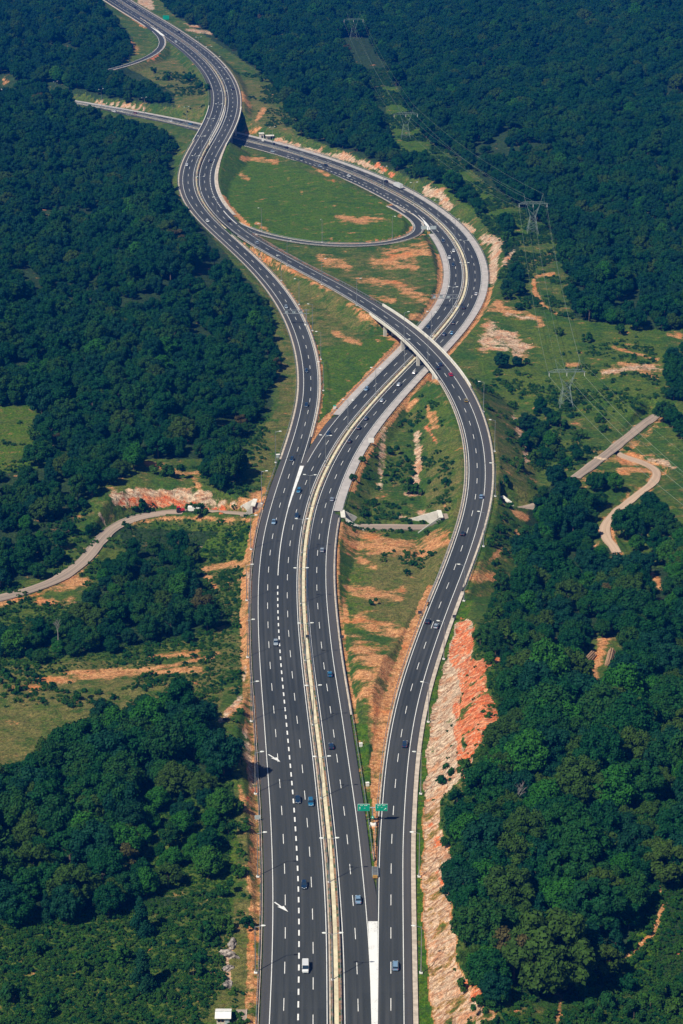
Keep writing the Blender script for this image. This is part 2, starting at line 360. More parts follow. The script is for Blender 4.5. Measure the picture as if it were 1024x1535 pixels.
# shoulders
P_L = [(-60, -7.6), (37, -7.6), (48, -6.0), (300, -6.0), (690, -6.0), (740, -6.6), (800, -6.2), (1535, -6.2)]
P_Rr = [(-60, 4.6), (640, 4.4), (700, 5.2), (745, 4.4), (1600, 4.4)]
Q_L = [(200, -7.4), (312, -7.4), (330, -6.6), (345, -4.4), (350, -3.9), (600, -3.9), (622, -4.2), (630, -6.8), (700, -6.6), (712, -4.3), (1600, -4.3)]
Q_Rr = 4.4
R_L = -4.3
R_Rr = [(0, 3.9), (765, 3.9), (775, 6.6), (1060, 6.4), (1300, 6.4), (1338, 7.0), (1380, 6.8), (1440, 6.2), (1600, 5.4)]
S_L = -4.3
S_Rr = [(-60, 5.8), (214, 5.8), (240, 6.6), (252, 7.3), (322, 7.3), (338, 5.4), (400, 5.2), (470, 7.0), (560, 7.6), (650, 6.9), (745, 6.7), (1000, 5.9), (1600, 5.8)]
ribbon('motorway_carriageway', P_, P_L, P_Rr, 0, 'asphalt', skirt=.6)
ribbon('motorway_carriageway', Q_, Q_L, Q_Rr, .02, 'asphalt', skirt=.6)
ribbon('motorway_carriageway', R_, R_L, R_Rr, 0, 'asphalt', skirt=.6)
ribbon('motorway_carriageway', S_, S_L, S_Rr, .02, 'asphalt', skirt=.6)
ribbon('slip_road', L_, -2.9, 2.9, .05, 'asphalt', skirt=.6)
ribbon('slip_road', E_, -3.0, 3.0, .05, 'asphalt', skirt=.6)
# lighter hard shoulders (own asphalt, laid beside the lanes)
ribbon('hard_shoulder', P_, [(y, o+.02) for y, o in P_L if y > 30], -3.75, .035, 'asphalt_shoulder', s1=sP(45))
ribbon('hard_shoulder', S_, 3.75, [(y, o-.02) for y, o in S_Rr], .05, 'asphalt_shoulder', s1=sS(342))
ribbon('hard_shoulder', S_, 3.75, 5.78, .05, 'asphalt_shoulder', s0=sS(222))
ribbon('hard_shoulder', R_, 3.8, [(y, o-.02) for y, o in R_Rr if y > 770], .035, 'asphalt_shoulder', s1=sR(768))
ribbon('hard_shoulder', Q_, [(622, -4.2), (630, -6.75), (700, -6.5), (706, -5.0)], -3.8, .045, 'asphalt_shoulder', s0=sQ(703), s1=sQ(627))
# concrete gutters, pale shoulders and edge strips
ribbon('roadside_gutter', P_, -6.95, -6.0, .05, 'gutter', s0=sP(690), s1=sP(208))
ribbon('roadside_gutter', P_, -7.1, [(1600, -6.6), (690, -6.6)], .05, 'gutter', s1=sP(760))
ribbon('roadside_gutter', P_, 4.0, 4.9, .05, 'gutter', s0=sP(655), s1=sP(352))
ribbon('roadside_gutter', P_, -9.2, -7.6, .05, 'gutter', s0=sP(40))
ribbon('concrete_shoulder', Q_, -7.2, -3.95, .05, 'pale_concrete', s0=sQ(627), s1=sQ(349))
ribbon('roadside_gutter', Q_, -8.1, -7.4, .06, 'gutter', s0=sQ(318))
ribbon('concrete_shoulder', R_, 3.95, 7.6, .05, 'pale_concrete', s0=sR(767))
ribbon('roadside_gutter', R_, [(1600, 6.4), (1300, 6.4), (800, 6.65)], [(1600, 7.0), (1300, 7.0), (800, 7.6)], .05, 'gutter', s0=sR(1080), s1=sR(775))
ribbon('roadside_gutter', S_, -5.6, -4.3, .06, 'gutter', s0=sS(905), s1=brS0)
ribbon('roadside_gutter', S_, -4.7, -4.3, .06, 'gutter', s0=sS(1230), s1=sS(905))
ribbon('roadside_gutter', S_, -5.4, -4.3, .06, 'gutter', s0=brS1, s1=sS(352))
ribbon('kerb_strip', S_, 5.95, 7.3, .06, 'gutter', s1=sS(880))
ribbon('roadside_gutter', S_, [(850, 5.8), (640, 6.9), (568, 7.6)], [(850, 6.6), (640, 7.6), (568, 8.1)], .06, 'gutter', s0=sS(880), s1=brS0)
ribbon('roadside_gutter', S_, [(330, 7.3), (322, 7.3), (240, 6.6), (214, 5.8)], [(330, 9.6), (250, 9.0), (214, 6.8)], .06, 'gutter', s0=sS(325), s1=vS0)
ribbon('roadside_gutter', S_, 5.8, 7.0, .06, 'gutter', s0=vS1)
ribbon('roadside_gutter', L_, -3.9, -2.9, .06, 'gutter', s0=30)
ribbon('roadside_gutter', L_, 2.9, 3.7, .06, 'gutter', s0=60)
ribbon('roadside_gutter', E_, -3.8, -3.0, .06, 'gutter')
# medians
ribbon('median_strip', Q_, 4.35, 7.9, -.03, 'median_soil')
ribbon('median_drain_channel', Q_, 5.7, 6.85, .03, 'channel')
ribbon('median_kerb', Q_, 4.35, 4.75, .05, 'gutter')
ribbon('median_strip', P_, 4.55, 6.9, -.03, 'median_soil', s0=sP(341))
ribbon('median_drain_channel', P_, 4.95, 5.75, .03, 'channel', s0=sP(344), s1=sP(207))
ribbon('median_drain_channel', P_, 4.95, 5.75, .03, 'channel', s0=sP(163))
# country roads
for k, w in (('U1', 2.6), ('U2', 2.5), ('U3', 3.0), ('W1', 2.2), ('W2', 1.6)):
    ribbon('country_road' if k != 'W2' else 'dirt_road', R[k], -w-.8*vnoise(R[k].s/7, R[k].s*0+3), w+.8*vnoise(R[k].s/6, R[k].s*0+9), .05, 'old_asphalt' if k != 'W2' else 'dirt_road', skirt=.6)

# ---------- paint ----------
def line(road, off, w, s0=None, s1=None, dz=.09, name='edge_line'):
    off = f_of(road, off) if isinstance(off, (list, tuple)) else off
    if isinstance(off, float) or isinstance(off, int): return ribbon(name, road, off-w/2, off+w/2, dz, 'paint', s0, s1)
    a = [(road.py[i], off[i]-w/2) for i in range(0, len(off), 4)]; b = [(road.py[i], off[i]+w/2) for i in range(0, len(off), 4)]
    return ribbon(name, road, a, b, dz, 'paint', s0, s1)
def dashes(road, off, w, length, period, phase, s0, s1, dz=.09, name='lane_dashes'):
    V = []; Fq = []
    k0 = math.ceil((s0-phase)/period); k1 = math.floor((s1-phase)/period)
    for k in range(k0, k1+1):
        c = phase+k*period; n = 3; o = off(c) if callable(off) else off
        for j in range(n+1):
            a = c-length/2+length*j/n
            V.append(road.at(a, o-w/2, dz)); V.append(road.at(a, o+w/2, dz))
        b = len(V)-2*(n+1)
        for j in range(n): Fq.append((b+2*j, b+2*j+1, b+2*j+3, b+2*j+2))
    if V:
        o = link(name, mesh_np(name, V, Fq, [MAT['paint']])); o['kind'] = 'structure'
anch = {k: R[k].near(R[k].anchor) for k in 'PQRS'}
for k in 'PQRS':
    rd = R[k]; dashes(rd, 0.0, .20, 6.0, 18.0, anch[k], 10, rd.s[-1]-10)
W = .22
line(P_, [(1600, -3.75), (1450, -3.6), (600, -3.6), (0, -3.6)], W, s1=sP(30))
line(P_, 3.55, W, s0=sP(697))
line(P_, 3.85, .30, s0=sP(868), s1=sP(759), name='thick_line')
dashes(P_, 3.9, .45, 3.0, 6.0, anch['P'], 10, sP(872), name='thick_dashes')
line(Q_, 3.75, W); line(Q_, [(1600, -3.8), (690, -3.7), (600, -3.55), (0, -3.55)], W, s0=sQ(698), s1=sQ(343))
line(Q_, -3.7, .42, s0=sQ(343), s1=sQ(319)); dashes(Q_, -3.75, .45, 3, 6, 0, sQ(317), sQ(232), name='thick_dashes')
line(Q_, -7.1, W, s0=sQ(318)); line(R_, -3.6, W); line(R_, [(1600, 3.6), (0, 3.6)], W)
line(S_, -3.55, W); line(S_, 3.5, W, s1=sS(338)); line(S_, 3.55, W, s0=sS(236))
line(S_, 3.75, .5, s0=sS(338), s1=sS(315)); dashes(S_, 3.75, .5, 2.0, 4.0, 0, sS(313), sS(239), name='thick_dashes')
line(S_, 6.9, .25, s0=sS(315), s1=sS(250))
line(P_, -3.8, .45, s0=sP(35), s1=sP(32)); dashes(P_, -3.8, .45, 3, 6, 0, sP(31), P_.s[-1]-10, name='thick_dashes')
line(L_, -2.5, .25, s0=30); line(L_, 2.5, .25, s0=45, s1=L_.s[-1]-50); line(E_, -2.5, .28, s0=80); line(E_, 2.5, .28, s0=80)
# white gores: polygon between surveyed corners
def gore(name, poly, z, n=10):
    Lp, Rp = poly; ys = np.linspace(0, 1, n)
    def along(pl):
        pl = np.array(pl, float); d = np.r_[0, np.cumsum(np.hypot(*np.diff(pl, axis=0).T))]; q = ys*d[-1]
        return np.interp(q, d, pl[:, 0]), np.interp(q, d, pl[:, 1])
    a = along(Lp); b = along(Rp); zz = z
    A = un(a[0], a[1], zz); B = un(b[0], b[1], zz)
    V = np.stack([A, B], 1).reshape(-1, 3); r = np.arange(n-1)*2
    o = link(name, mesh_np(name, V, np.stack([r, r+1, r+3, r+2], -1), [MAT['paint']])); o['kind'] = 'structure'
gore('painted_gore', ([(551.8, 1381), (554.5, 1450), (557, 1540), (558, 1600)], [(566.2, 1381), (566.2, 1450), (565.6, 1540), (565.4, 1600)]), .11)
ribbon('painted_gore', P_, [(760, 3.6), (698, 3.45)], [(760, 4.12), (745, 4.35), (733, 4.6), (713, 5.0), (697, 5.25)], .11, 'paint', sP(760), sP(697.5))
gore('painted_gore', ([(626.5, 322), (634, 330), (639.5, 340.5), (640.3, 345)], [(627, 322), (637, 331), (643, 338), (645.5, 344)]), .11)
gore('painted_gore', ([(344, 330.5), (352, 336.5), (359.5, 342)], [(344.3, 330.2), (354, 335.8), (364.5, 341.5)]), 1.55)
gore('painted_gore', ([(226, 40.5), (235, 47), (241.5, 53), (245, 54)], [(226.5, 40.2), (237, 46), (246, 52.5), (247, 53.5)]), 12.13)
def arrow(px, py, name='lane_arrow'):
    c = un(px, py, .115); V = np.array([(-.25, -1), (.25, -1), (.25, 1.2), (.95, 1.0), (.1, 4.2), (-.95, 1.6), (-.25, 1.5)], float)
    a = math.radians(-142); ca, sa_ = math.cos(a), math.sin(a)
    q = [(c[0]+x*ca-y*sa_, c[1]+x*sa_+y*ca, c[2]) for x, y in V*np.array([.9, 1.3])]
    me = bpy.data.meshes.new(name); me.from_pydata(q, [], [tuple(range(7))]); me.materials.append(MAT['paint']); o = link(name, me); o['kind'] = 'structure'
arrow(406, 1133); arrow(415.5, 1355)

# ---------- terrain ----------
rows_py = np.arange(1540, -40, -1.35)
yv = un(np.full(len(rows_py), 512.), rows_py, 0)[:, 1]
yv = np.r_[np.array([120, 250, 340, 400, 440, 465, 480, 490, 497]), yv, yv[-1]*np.array([1.01, 1.03, 1.06, 1.1, 1.16, 1.25, 1.4, 1.8, 2.5])]
uc = np.linspace(-.205, .205, 560)
uo = np.array([.21, .22, .235, .25, .27, .30, .34, .40, .5, .7, 1.0, 1.6])
uc = np.r_[-uo[::-1], uc, uo]
UU, YY = np.meshgrid(uc, yv); XX = UU*YY
BASE = np.array([float(v) for v in """0 1535 -1 200 1500 -1 330 1500 0 345 1400 1.2 345 1250 2.5 335 1120 3.5 200 1250 1 0 1250 0 100 1080 -2 300 1010 -1 100 980 -4 350 940 -2 340 880 -4 370 830 -3 380 790 -5 330 782 -7.5 280 785 -10.5 310 790 -10.5 230 778 -7 250 790 -10 250 805 -9.5 330 805 -9 360 800 -8 200 820 -9.5 150 815 -7 60 885 -7 0 905 -7 250 850 -7 200 920 -6
330 738 2 300 725 3 250 722 4 200 725 5 165 735 5 350 690 1 380 640 0 300 650 4 100 700 2 0 640 4 200 560 7 0 450 11 200 400 8 0 250 11 200 300 5 150 220 3 60 140 8 200 130 6 240 110 8 300 140 8 100 40 18 0 0 22 400 110 9 420 160 8 300 10 14
400 400 -1 480 480 0 450 560 -.5 500 590 -.5 560 520 0 600 440 1 560 400 0 450 320 0 550 300 0 380 250 0 600 610 -3 620 700 -5 580 760 -6 650 782 -6.5 540 800 -5 600 850 -2 560 950 -.5 550 1100 0 560 1250 0
780 450 2 760 520 1 900 520 2 800 600 -3 760 680 -5 780 762 -7 800 756 -7 730 850 -4 900 650 -4 950 700 -4 900 790 -6 850 850 -5 1000 600 2 1020 750 0 750 950 2 800 1000 5
665 940 0 690 925 2 700 960 7 735 1000 10 750 1060 13 740 1120 13 720 1180 13 705 1250 12 700 1320 11 700 1400 10 720 1470 11 740 1530 12 800 1200 14 900 1400 8 1000 1500 5 1000 1350 7 900 1100 10 1000 950 3 900 980 4 860 1500 7
740 380 6 760 330 7 700 290 6 640 262 6 560 225 6 470 195 5 850 350 5 1000 450 4 1000 300 12 800 200 15 600 120 12 500 50 15 800 50 24 1000 50 28""".split()]).reshape(-1, 3)
def base_z(x, y):
    u, v = proj(x, y, 0*x); u = np.clip(u, -150, 1174); v = np.clip(v, -60, 1600)
    num = np.zeros_like(x); den = np.zeros_like(x)
    sc = 1/np.clip(1.2*(v+525)/1500, .35, 2)          # points are denser in the distance
    for a, b, z in BASE:
        d2 = ((u-a)*sc)**2+((v-b)*sc*1.5)**2; w = 1/(d2+500)**1.6; num += w*z; den += w
    return num/den
dU = np.full(XX.shape, 1e9)
for k in ('U1', 'U2', 'U3', 'W1', 'W2'):
    for x_, y_, _ in R[k].p[::3]: dU = np.minimum(dU, (XX-x_)**2+(YY-y_)**2)
damp = np.clip((np.sqrt(dU)-6)/45, .08, 1)
ZZ = base_z(XX, YY)+((fbm(XX/90, YY/90, 4)-.5)*5.0+(fbm(XX/14+9, YY/14, 3)-.5)*1.2)*damp
BZ = ZZ.copy()
LB = np.full_like(ZZ, -1e9); UB = np.full_like(ZZ, 1e9); CE = np.full_like(ZZ, 1e9); CZ = np.zeros_like(ZZ)
def carve(road, a, b, s0=-1e9, s1=1e9, rng=34.0, cut=1.15, fill=1.6, bench=2.2):
    a = f_of(road, a); b = f_of(road, b)
    for i in range(len(road.s)):
        if not (s0 <= road.s[i] <= s1): continue
        x0, y0, z0 = road.p[i]
        r0, r1 = np.searchsorted(yv, [y0-rng, y0+rng])
        if r1 <= r0: r0 = max(0, r0-1); r1 = r0+2
        xs = max(abs(yv[min(r0, len(yv)-1)]), 1)
        c0 = np.searchsorted(uc, min((x0-rng)/yv[min(r1, len(yv)-1)], (x0-rng)/xs)); c1 = np.searchsorted(uc, max((x0+rng)/yv[min(r1, len(yv)-1)], (x0+rng)/xs))
        sl = (slice(r0, r1), slice(c0, c1)); dx = XX[sl]-x0; dy = YY[sl]-y0
        if dx.size == 0: continue
        tx, ty = road.t[i]; al = dx*tx+dy*ty; la = dx*ty-dy*tx
        e = np.maximum(la-b[i], a[i]-la); e = np.sqrt(np.maximum(e, 0)**2+np.maximum(np.abs(al)-3.0, 0)**2)
        m = e < 2.0; better = m & ((e < CE[sl]-1e-6))
        CE[sl] = np.where(better, e, CE[sl]); CZ[sl] = np.where(better, z0-.45, CZ[sl])
        s_ = np.maximum(e-bench, 0)
        LB[sl] = np.maximum(LB[sl], z0-.3-np.maximum(e-1.0, 0)/fill); UB[sl] = np.minimum(UB[sl], z0-.3+s_/cut)
carve(P_, P_L, 7.0, s1=vP0, rng=38); carve(P_, P_L, 7.0, s0=vP1, rng=38)
carve(Q_, [(y, min(o, -7.4)) if y < 700 else (y, o) for y, o in Q_L], 7.9)
carve(R_, -4.6, [(0, 7.8), (765, 7.8), (800, 7.2), (1600, 6.6)])
carve(S_, -5.6, [(y, o+1.4) for y, o in S_Rr], s1=brS0, rng=40, cut=1.25, bench=3.2)
carve(S_, -5.6, [(y, o+1.4) for y, o in S_Rr], s0=brS1, s1=vS0, rng=40); carve(S_, -5.6, 7.5, s0=vS1, rng=40)
carve(L_, -4.0, 4.0); carve(E_, -4, 4, rng=40)
for k, w in (('U1', 3.4), ('U2', 3.2), ('U3', 3.6), ('W1', 4.4), ('W2', 3)):
    carve(R[k], -w, w, cut=.55 if k == 'U1' else .8, rng=22, bench=.8)
ZZ = np.maximum(ZZ, LB); ZZ = np.minimum(ZZ, UB)
ZZ = np.where(CE < 2.0, CZ, ZZ)
GU, GV = proj(XX, YY, ZZ)
def tz(x, y):
    """terrain height by bilinear lookup in the fan grid"""
    x = np.atleast_1d(np.asarray(x, float)); y = np.atleast_1d(np.asarray(y, float))
    r = np.clip(np.searchsorted(yv, y)-1, 0, len(yv)-2); fr = np.clip((y-yv[r])/(yv[r+1]-yv[r]), 0, 1)
    u = x/y; c = np.clip(np.searchsorted(uc, u)-1, 0, len(uc)-2); fc = np.clip((u-uc[c])/(uc[c+1]-uc[c]), 0, 1)
    return (ZZ[r, c]*(1-fc)+ZZ[r, c+1]*fc)*(1-fr)+(ZZ[r+1, c]*(1-fc)+ZZ[r+1, c+1]*fc)*fr
def ung(px, py):
    """photo position -> point on the terrain"""
    z = 0.0
    for _ in range(12):
        w = un(px, py, z); z = z*.4+float(tz(w[0], w[1])[0])*.6
    w = un(px, py, z); return Vector((float(w[0]), float(w[1]), float(tz(w[0], w[1])[0])))

# ---------- ground cover zones ----------
MSK = {k: np.zeros_like(ZZ) for k in ('dirt', 'rock', 'dry', 'lush', 'floor', 'red')}
wob = (fbm(XX/9, YY/9, 4)-.5)
def stroke(kind, rad, pl, amp=1.0, asp=1.0):
    pl = np.array(pl, float).reshape(-1, 2); M = MSK[kind]
    x0, x1 = pl[:, 0].min()-rad*2, pl[:, 0].max()+rad*2; y0, y1 = pl[:, 1].min()-rad*2, pl[:, 1].max()+rad*2
    rr = np.where((GV[:, 280] > y0-60) & (GV[:, 280] < y1+60))[0]
    if len(rr) == 0: return
    sl = slice(rr.min(), rr.max()+1); u = GU[sl]; v = GV[sl]; best = np.full(u.shape, 1e9)
    if len(pl) == 1: pl = np.vstack([pl, pl+.01])
    for (ax, ay), (bx, by) in zip(pl[:-1], pl[1:]):
        ex, ey = bx-ax, (by-ay)*asp; L2 = ex*ex+ey*ey+1e-9
        t_ = np.clip(((u-ax)*ex+(v-ay)*asp*ey)/L2, 0, 1)
        best = np.minimum(best, np.hypot(u-ax-t_*ex, (v-ay)*asp-t_*ey))
    m = np.clip(1.25-best/rad+wob[sl]*.9, 0, 1)*amp
    M[sl] = np.maximum(M[sl], m)
def poly_in(u, v, pg):
    pg = np.array(pg, float).reshape(-1, 2); ins = np.zeros(np.shape(u), bool); j = len(pg)-1
    for i in range(len(pg)):
        xi, yi = pg[i]; xj, yj = pg[j]
        ins ^= ((yi > v) != (yj > v)) & (u < (xj-xi)*(v-yi)/(yj-yi+1e-12)+xi); j = i
    return ins
def area(kind, pg, amp=1.0):
    m = poly_in(GU+wob*14, GV+wob*8, pg); MSK[kind] = np.where(m, np.maximum(MSK[kind], amp), MSK[kind])
def along(kind, road, off0, off1, s0, s1, amp=1.0, px=None):
    """zone band beside a road"""
    for a in np.arange(s0, s1, 4.0):
        x0, y0, z0 = road.at(a); h = road.head(a); tx, ty = -math.sin(h), math.cos(h)
        rng_ = max(abs(off0), abs(off1))+6
        r0, r1 = np.searchsorted(yv, [y0-rng_, y0+rng_]); 
        if r1 <= r0: continue
        c0 = np.searchsorted(uc, min((x0-rng_)/yv[r0], (x0-rng_)/yv[min(r1, len(yv)-1)])); c1 = np.searchsorted(uc, max((x0+rng_)/yv[r0], (x0+rng_)/yv[min(r1, len(yv)-1)]))
        sl = (slice(r0, r1), slice(c0, c1)); dx = XX[sl]-x0; dy = YY[sl]-y0; al = dx*tx+dy*ty; la = dx*ty-dy*tx
        m = (np.abs(al) < 4) & (la > off0+wob[sl]*1.2) & (la < off1+wob[sl]*1.2)
        MSK[kind][sl] = np.where(m, np.maximum(MSK[kind][sl], amp), MSK[kind][sl])
# green of the loop interiors and verges
area('lush', [(330,215),(380,232),(470,260),(560,295),(612,325),(625,345),(600,362),(520,366),(430,358),(370,338),(335,300),(325,250)], .8)
area('lush', [(470,520),(600,500),(560,560),(500,620),(478,640)], .7)
area('lush', [(505,850),(560,840),(560,940),(520,950)], .6)
area('lush', [(640,600),(690,600),(690,700),(640,700)], .5)
area('dry', [(530,840),(680,810),(640,900),(590,960),(545,930),(520,900)], .75)
area('dry', [(640,640),(690,640),(695,780),(640,760)], .6)
area('dry', [(380,370),(500,430),(560,480),(540,520),(480,520),(420,430)], .55)
area('dry', [(430,400),(560,440),(660,470),(660,380),(560,375)], .45)
area('dry', [(700,560),(800,620),(790,760),(740,760)], .5)
area('dry', [(700,480),(990,500),(990,600),(760,600)], .42)
area('lush', [(700,470),(1000,490),(1000,640),(800,620),(730,600)], .55)
area('dry', [(-300,1010),(330,985),(330,1060),(200,1090),(100,1120),(0,1180),(-300,1190)], .62)
area('dry', [(-100,605),(50,610),(75,650),(30,700),(-100,730)], .7)
area('dry', [(405,480),(450,560),(440,640),(400,720),(370,690),(420,600)], .6)
area('dry', [(170,95),(260,85),(310,130),(300,190),(260,160),(200,115)], .6)
area('dry', [(350,110),(400,130),(440,200),(380,190)], .6)
area('dry', [(330,1400),(390,1400),(390,1535),(230,1535),(260,1480)], .6)
area('dry', [(340,1180),(390,1180),(390,1400),(350,1400)], .6)
area('dry', [(310,860),(380,840),(375,1010),(320,1000)], .55)
area('lush', [(340,1200),(360,1200),(352,1350),(335,1340)], .7)
area('lush', [(300,790),(380,785),(375,835),(300,840)], .7)
area('lush', [(-100,1385),(230,1385),(330,1420),(330,1540),(-100,1540)], .45)
area('lush', [(960,1330),(1100,1300),(1100,1460),(900,1460)], .7)
# forest floor
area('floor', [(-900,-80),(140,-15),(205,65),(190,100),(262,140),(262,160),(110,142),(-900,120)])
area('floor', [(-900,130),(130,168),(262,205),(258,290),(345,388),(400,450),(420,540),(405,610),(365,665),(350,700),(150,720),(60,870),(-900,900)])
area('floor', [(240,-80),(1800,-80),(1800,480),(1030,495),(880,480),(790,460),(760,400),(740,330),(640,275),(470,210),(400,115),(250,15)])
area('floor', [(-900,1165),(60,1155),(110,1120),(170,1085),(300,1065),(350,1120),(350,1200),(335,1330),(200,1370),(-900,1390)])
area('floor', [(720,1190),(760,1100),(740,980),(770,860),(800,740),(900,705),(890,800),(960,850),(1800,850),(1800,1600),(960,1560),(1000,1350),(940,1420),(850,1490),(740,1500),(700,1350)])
area('floor', [(175,785),(310,765),(330,800),(290,830),(345,935),(250,962),(120,980),(110,900)])
# roadside bare soil
along('dirt', P_, -10.4, -6.9, sP(1540), sP(940), .54)
along('dirt', P_, -10.5, -6.9, sP(940), sP(745), .75)
along('dirt', R_, 7.0, 8.6, sR(1300), sR(1080), .8)
along('dirt', R_, 7.0, 9.0, sR(1080), sR(790), .62)
along('dirt', R_, 7.4, 10.5, sR(730), sR(560), .68)
along('dirt', R_, 7.4, 11.0, sR(540), sR(430), .75)
along('dirt', Q_, -10.5, -7.0, sQ(668), sQ(500), .85)
along('dirt', Q_, -10.5, -7.0, sQ(480), sQ(380), .72)
along('dirt', S_, -9.0, -4.6, sS(1230), sS(1100), .75)
along('dirt', S_, -8.4, -4.6, sS(1110), sS(880), .85)
along('dry', S_, -12.5, -8.4, sS(1110), sS(880), .8)
along('dirt', P_, 4.6, 6.3, sP(660), sP(360), .7)
along('dirt', S_, -8.0, -5.0, sS(430), sS(360), .62)
along('dirt', S_, 6, 9.0, sS(420), sS(350), .72)
along('dirt', S_, 8.6, 12.5, sS(338), sS(292), .8)
along('dirt', L_, -6.5, -3.4, 120, L_.s[-1]-60, .62)
along('dirt', L_, 3.3, 6.5, 160, L_.s[-1]-80, .72)
along('dirt', P_, -11, -7, P_.s_py(40), P_.s[-1], .7)
along('lush', S_, 7.4, 12.0, sS(1540), sS(900), .9)
along('dry', S_, 7.0, 9.5, vS1, S_.s[-1], .8)
along('dry', P_, -10, -6.9, sP(750), sP(420), .6)
# bare patches in the fields
S3 = stroke
for r_, a_, q in ((24,.72,[(540,975),(590,1000)]),(22,.76,[(545,1010),(575,1060)]),(15,.72,[(565,1070),(570,1110)]),(14,.66,[(600,945),(620,955)]),
  (16,.70,[(530,815),(580,822),(640,818),(665,808)]),(9,.66,[(540,840),(560,850)]),(10,.70,[(510,790),(520,810)]),(7,.7,[(515,900),(520,930)]),(9,.6,[(575,890),(600,885)]),
  (7,.70,[(505,325),(535,330),(572,327)]),(5,.66,[(600,323)]),(5,.66,[(364,237),(385,238),(415,242)]),(6,.66,[(365,238)]),(4,.6,[(432,268)]),(4,.6,[(500,272)]),(4,.6,[(497,358)]),(4,.55,[(452,290)]),
  (10,.70,[(590,385),(640,375)]),(9,.68,[(560,392),(620,400)]),(8,.68,[(490,394),(515,396)]),(9,.62,[(540,420),(600,425)]),(12,.60,[(600,430),(640,450)]),(6,.62,[(555,445),(590,450)]),(6,.72,[(615,475),(635,474)]),
  (10,.66,[(540,470),(575,490),(588,505)]),(8,.66,[(560,480),(600,512)]),(6,.6,[(500,500),(540,515)]),(7,.66,[(436,405),(470,420)]),(7,.6,[(520,455),(540,465)]),
  (8,.8,[(640,563),(655,572)]),(6,.66,[(622,600),(610,612)]),(6,.66,[(652,620),(655,640)]),
  (8,.66,[(330,1120),(355,1140)]),(9,.8,[(383,1260),(383,1300)]),(8,.74,[(378,1400),(380,1450)]),(7,.66,[(375,1330),(370,1300)]),(6,.7,[(360,1180),(365,1210)]),
  (12,.70,[(372,868),(374,890)]),(8,.7,[(310,853),(340,848),(375,846)]),(7,.62,[(310,865),(320,880)]),
  (8,.66,[(60,1020),(150,1013),(240,1008),(300,1003)]),(8,.56,[(230,985),(300,980)]),(7,.6,[(325,980)]),(5,.5,[(20,1030),(60,1030)]),
  (6,.72,[(220,694),(262,706),(300,712)]),(6,.7,[(290,715),(298,728)]),(9,.8,[(345,758),(385,752)]),(7,.7,[(380,742),(395,735)]),
  (10,.62,[(60,898),(90,905),(110,900)]),(10,.6,[(100,880),(130,868)]),
  (11,.74,[(705,868),(735,866),(760,876)]),(6,.66,[(735,840),(750,825)]),(6,.68,[(775,795),(778,810)]),
  (8,.72,[(775,770),(785,778)]),(9,.95,[(905,965),(885,1000),(890,1015)]),(6,.85,[(968,855),(985,870),(993,883)]),(6,.8,[(915,795),(922,825)]),(5,.8,[(910,785),(900,795)]),
  (7,.8,[(940,682),(960,688),(985,695)]),(6,.75,[(930,706),(965,705)]),(6,.7,[(940,740),(945,752)]),
  (9,.7,[(745,455),(760,470)]),(6,.72,[(730,462),(790,470),(812,484)]),(4,.8,[(800,420),(803,440),(815,458),(835,470)]),(4,.75,[(803,415),(830,410)]),(4,.7,[(920,520),(950,530),(985,540)]),(6,.6,[(930,545),(985,565)]),
  (6,.6,[(850,545),(870,548)]),(6,.7,[(1000,500),(1020,505)]),(6,.75,[(840,1500),(836,1540)]),(3,.75,[(988,1325),(992,1360),(975,1400),(945,1430)]),
  (6,.72,[(360,152),(300,190)]),(5,.75,[(235,78),(222,90)]),(6,.72,[(370,200),(388,192)]),(5,.7,[(396,165),(386,178)]),(5,.6,[(345,120),(375,160)]),(6,.6,[(150,30),(180,50),(205,75)]),(4,.6,[(150,10),(140,-5)]),(6,.65,[(8,122)])):
    S3('dirt', r_, q, a_)
for r_, a_, q in ((6,.85,[(415,212),(450,220),(480,230),(520,236),(550,247)]),(5,.7,[(550,247),(575,258)]),(10,.95,[(640,287),(660,292),(672,308)]),(6,.8,[(695,335),(708,345)]),(11,.95,[(728,358),(745,362),(742,385)]),(8,.95,[(742,385),(737,420)]),(5,.7,[(770,375),(755,395)]),
  (14,.66,[(740,490),(755,520),(725,510)]),(9,.62,[(770,500),(775,530)]),(6,.7,[(770,625),(785,660),(790,690)]),(6,.62,[(965,545)]),
  (8,.95,[(225,5),(215,0)]),(6,.9,[(210,3),(228,12)]),(4,.9,[(145,153),(170,157),(215,163)]),(4,.7,[(280,45),(320,50)]),(3,.6,[(275,35),(300,40)]),
  (8,.78,[(625,650),(628,690),(620,735)]),(9,.62,[(575,640),(572,700),(570,730)]),(7,.66,[(655,775),(630,770)]),(8,.55,[(610,740),(630,735)]),(5,.6,[(600,775),(630,780)]),
  (11,.9,[(175,750),(220,748),(270,752),(318,755)]),(6,.8,[(345,755),(372,760)]),(6,.7,[(150,770),(160,790)]),
  (7,.8,[(330,1080),(345,1065),(360,1045)]),(8,.62,[(366,1100),(378,1160)]),(4,.8,[(350,1410),(340,1440),(345,1480)]),(5,.62,[(300,820)]),(5,.6,[(365,1020),(368,1000)]),(5,.6,[(1010,700),(985,690)]),
  (6,.8,[(970,687),(1000,695)])):
    S3('rock', r_, q, a_)
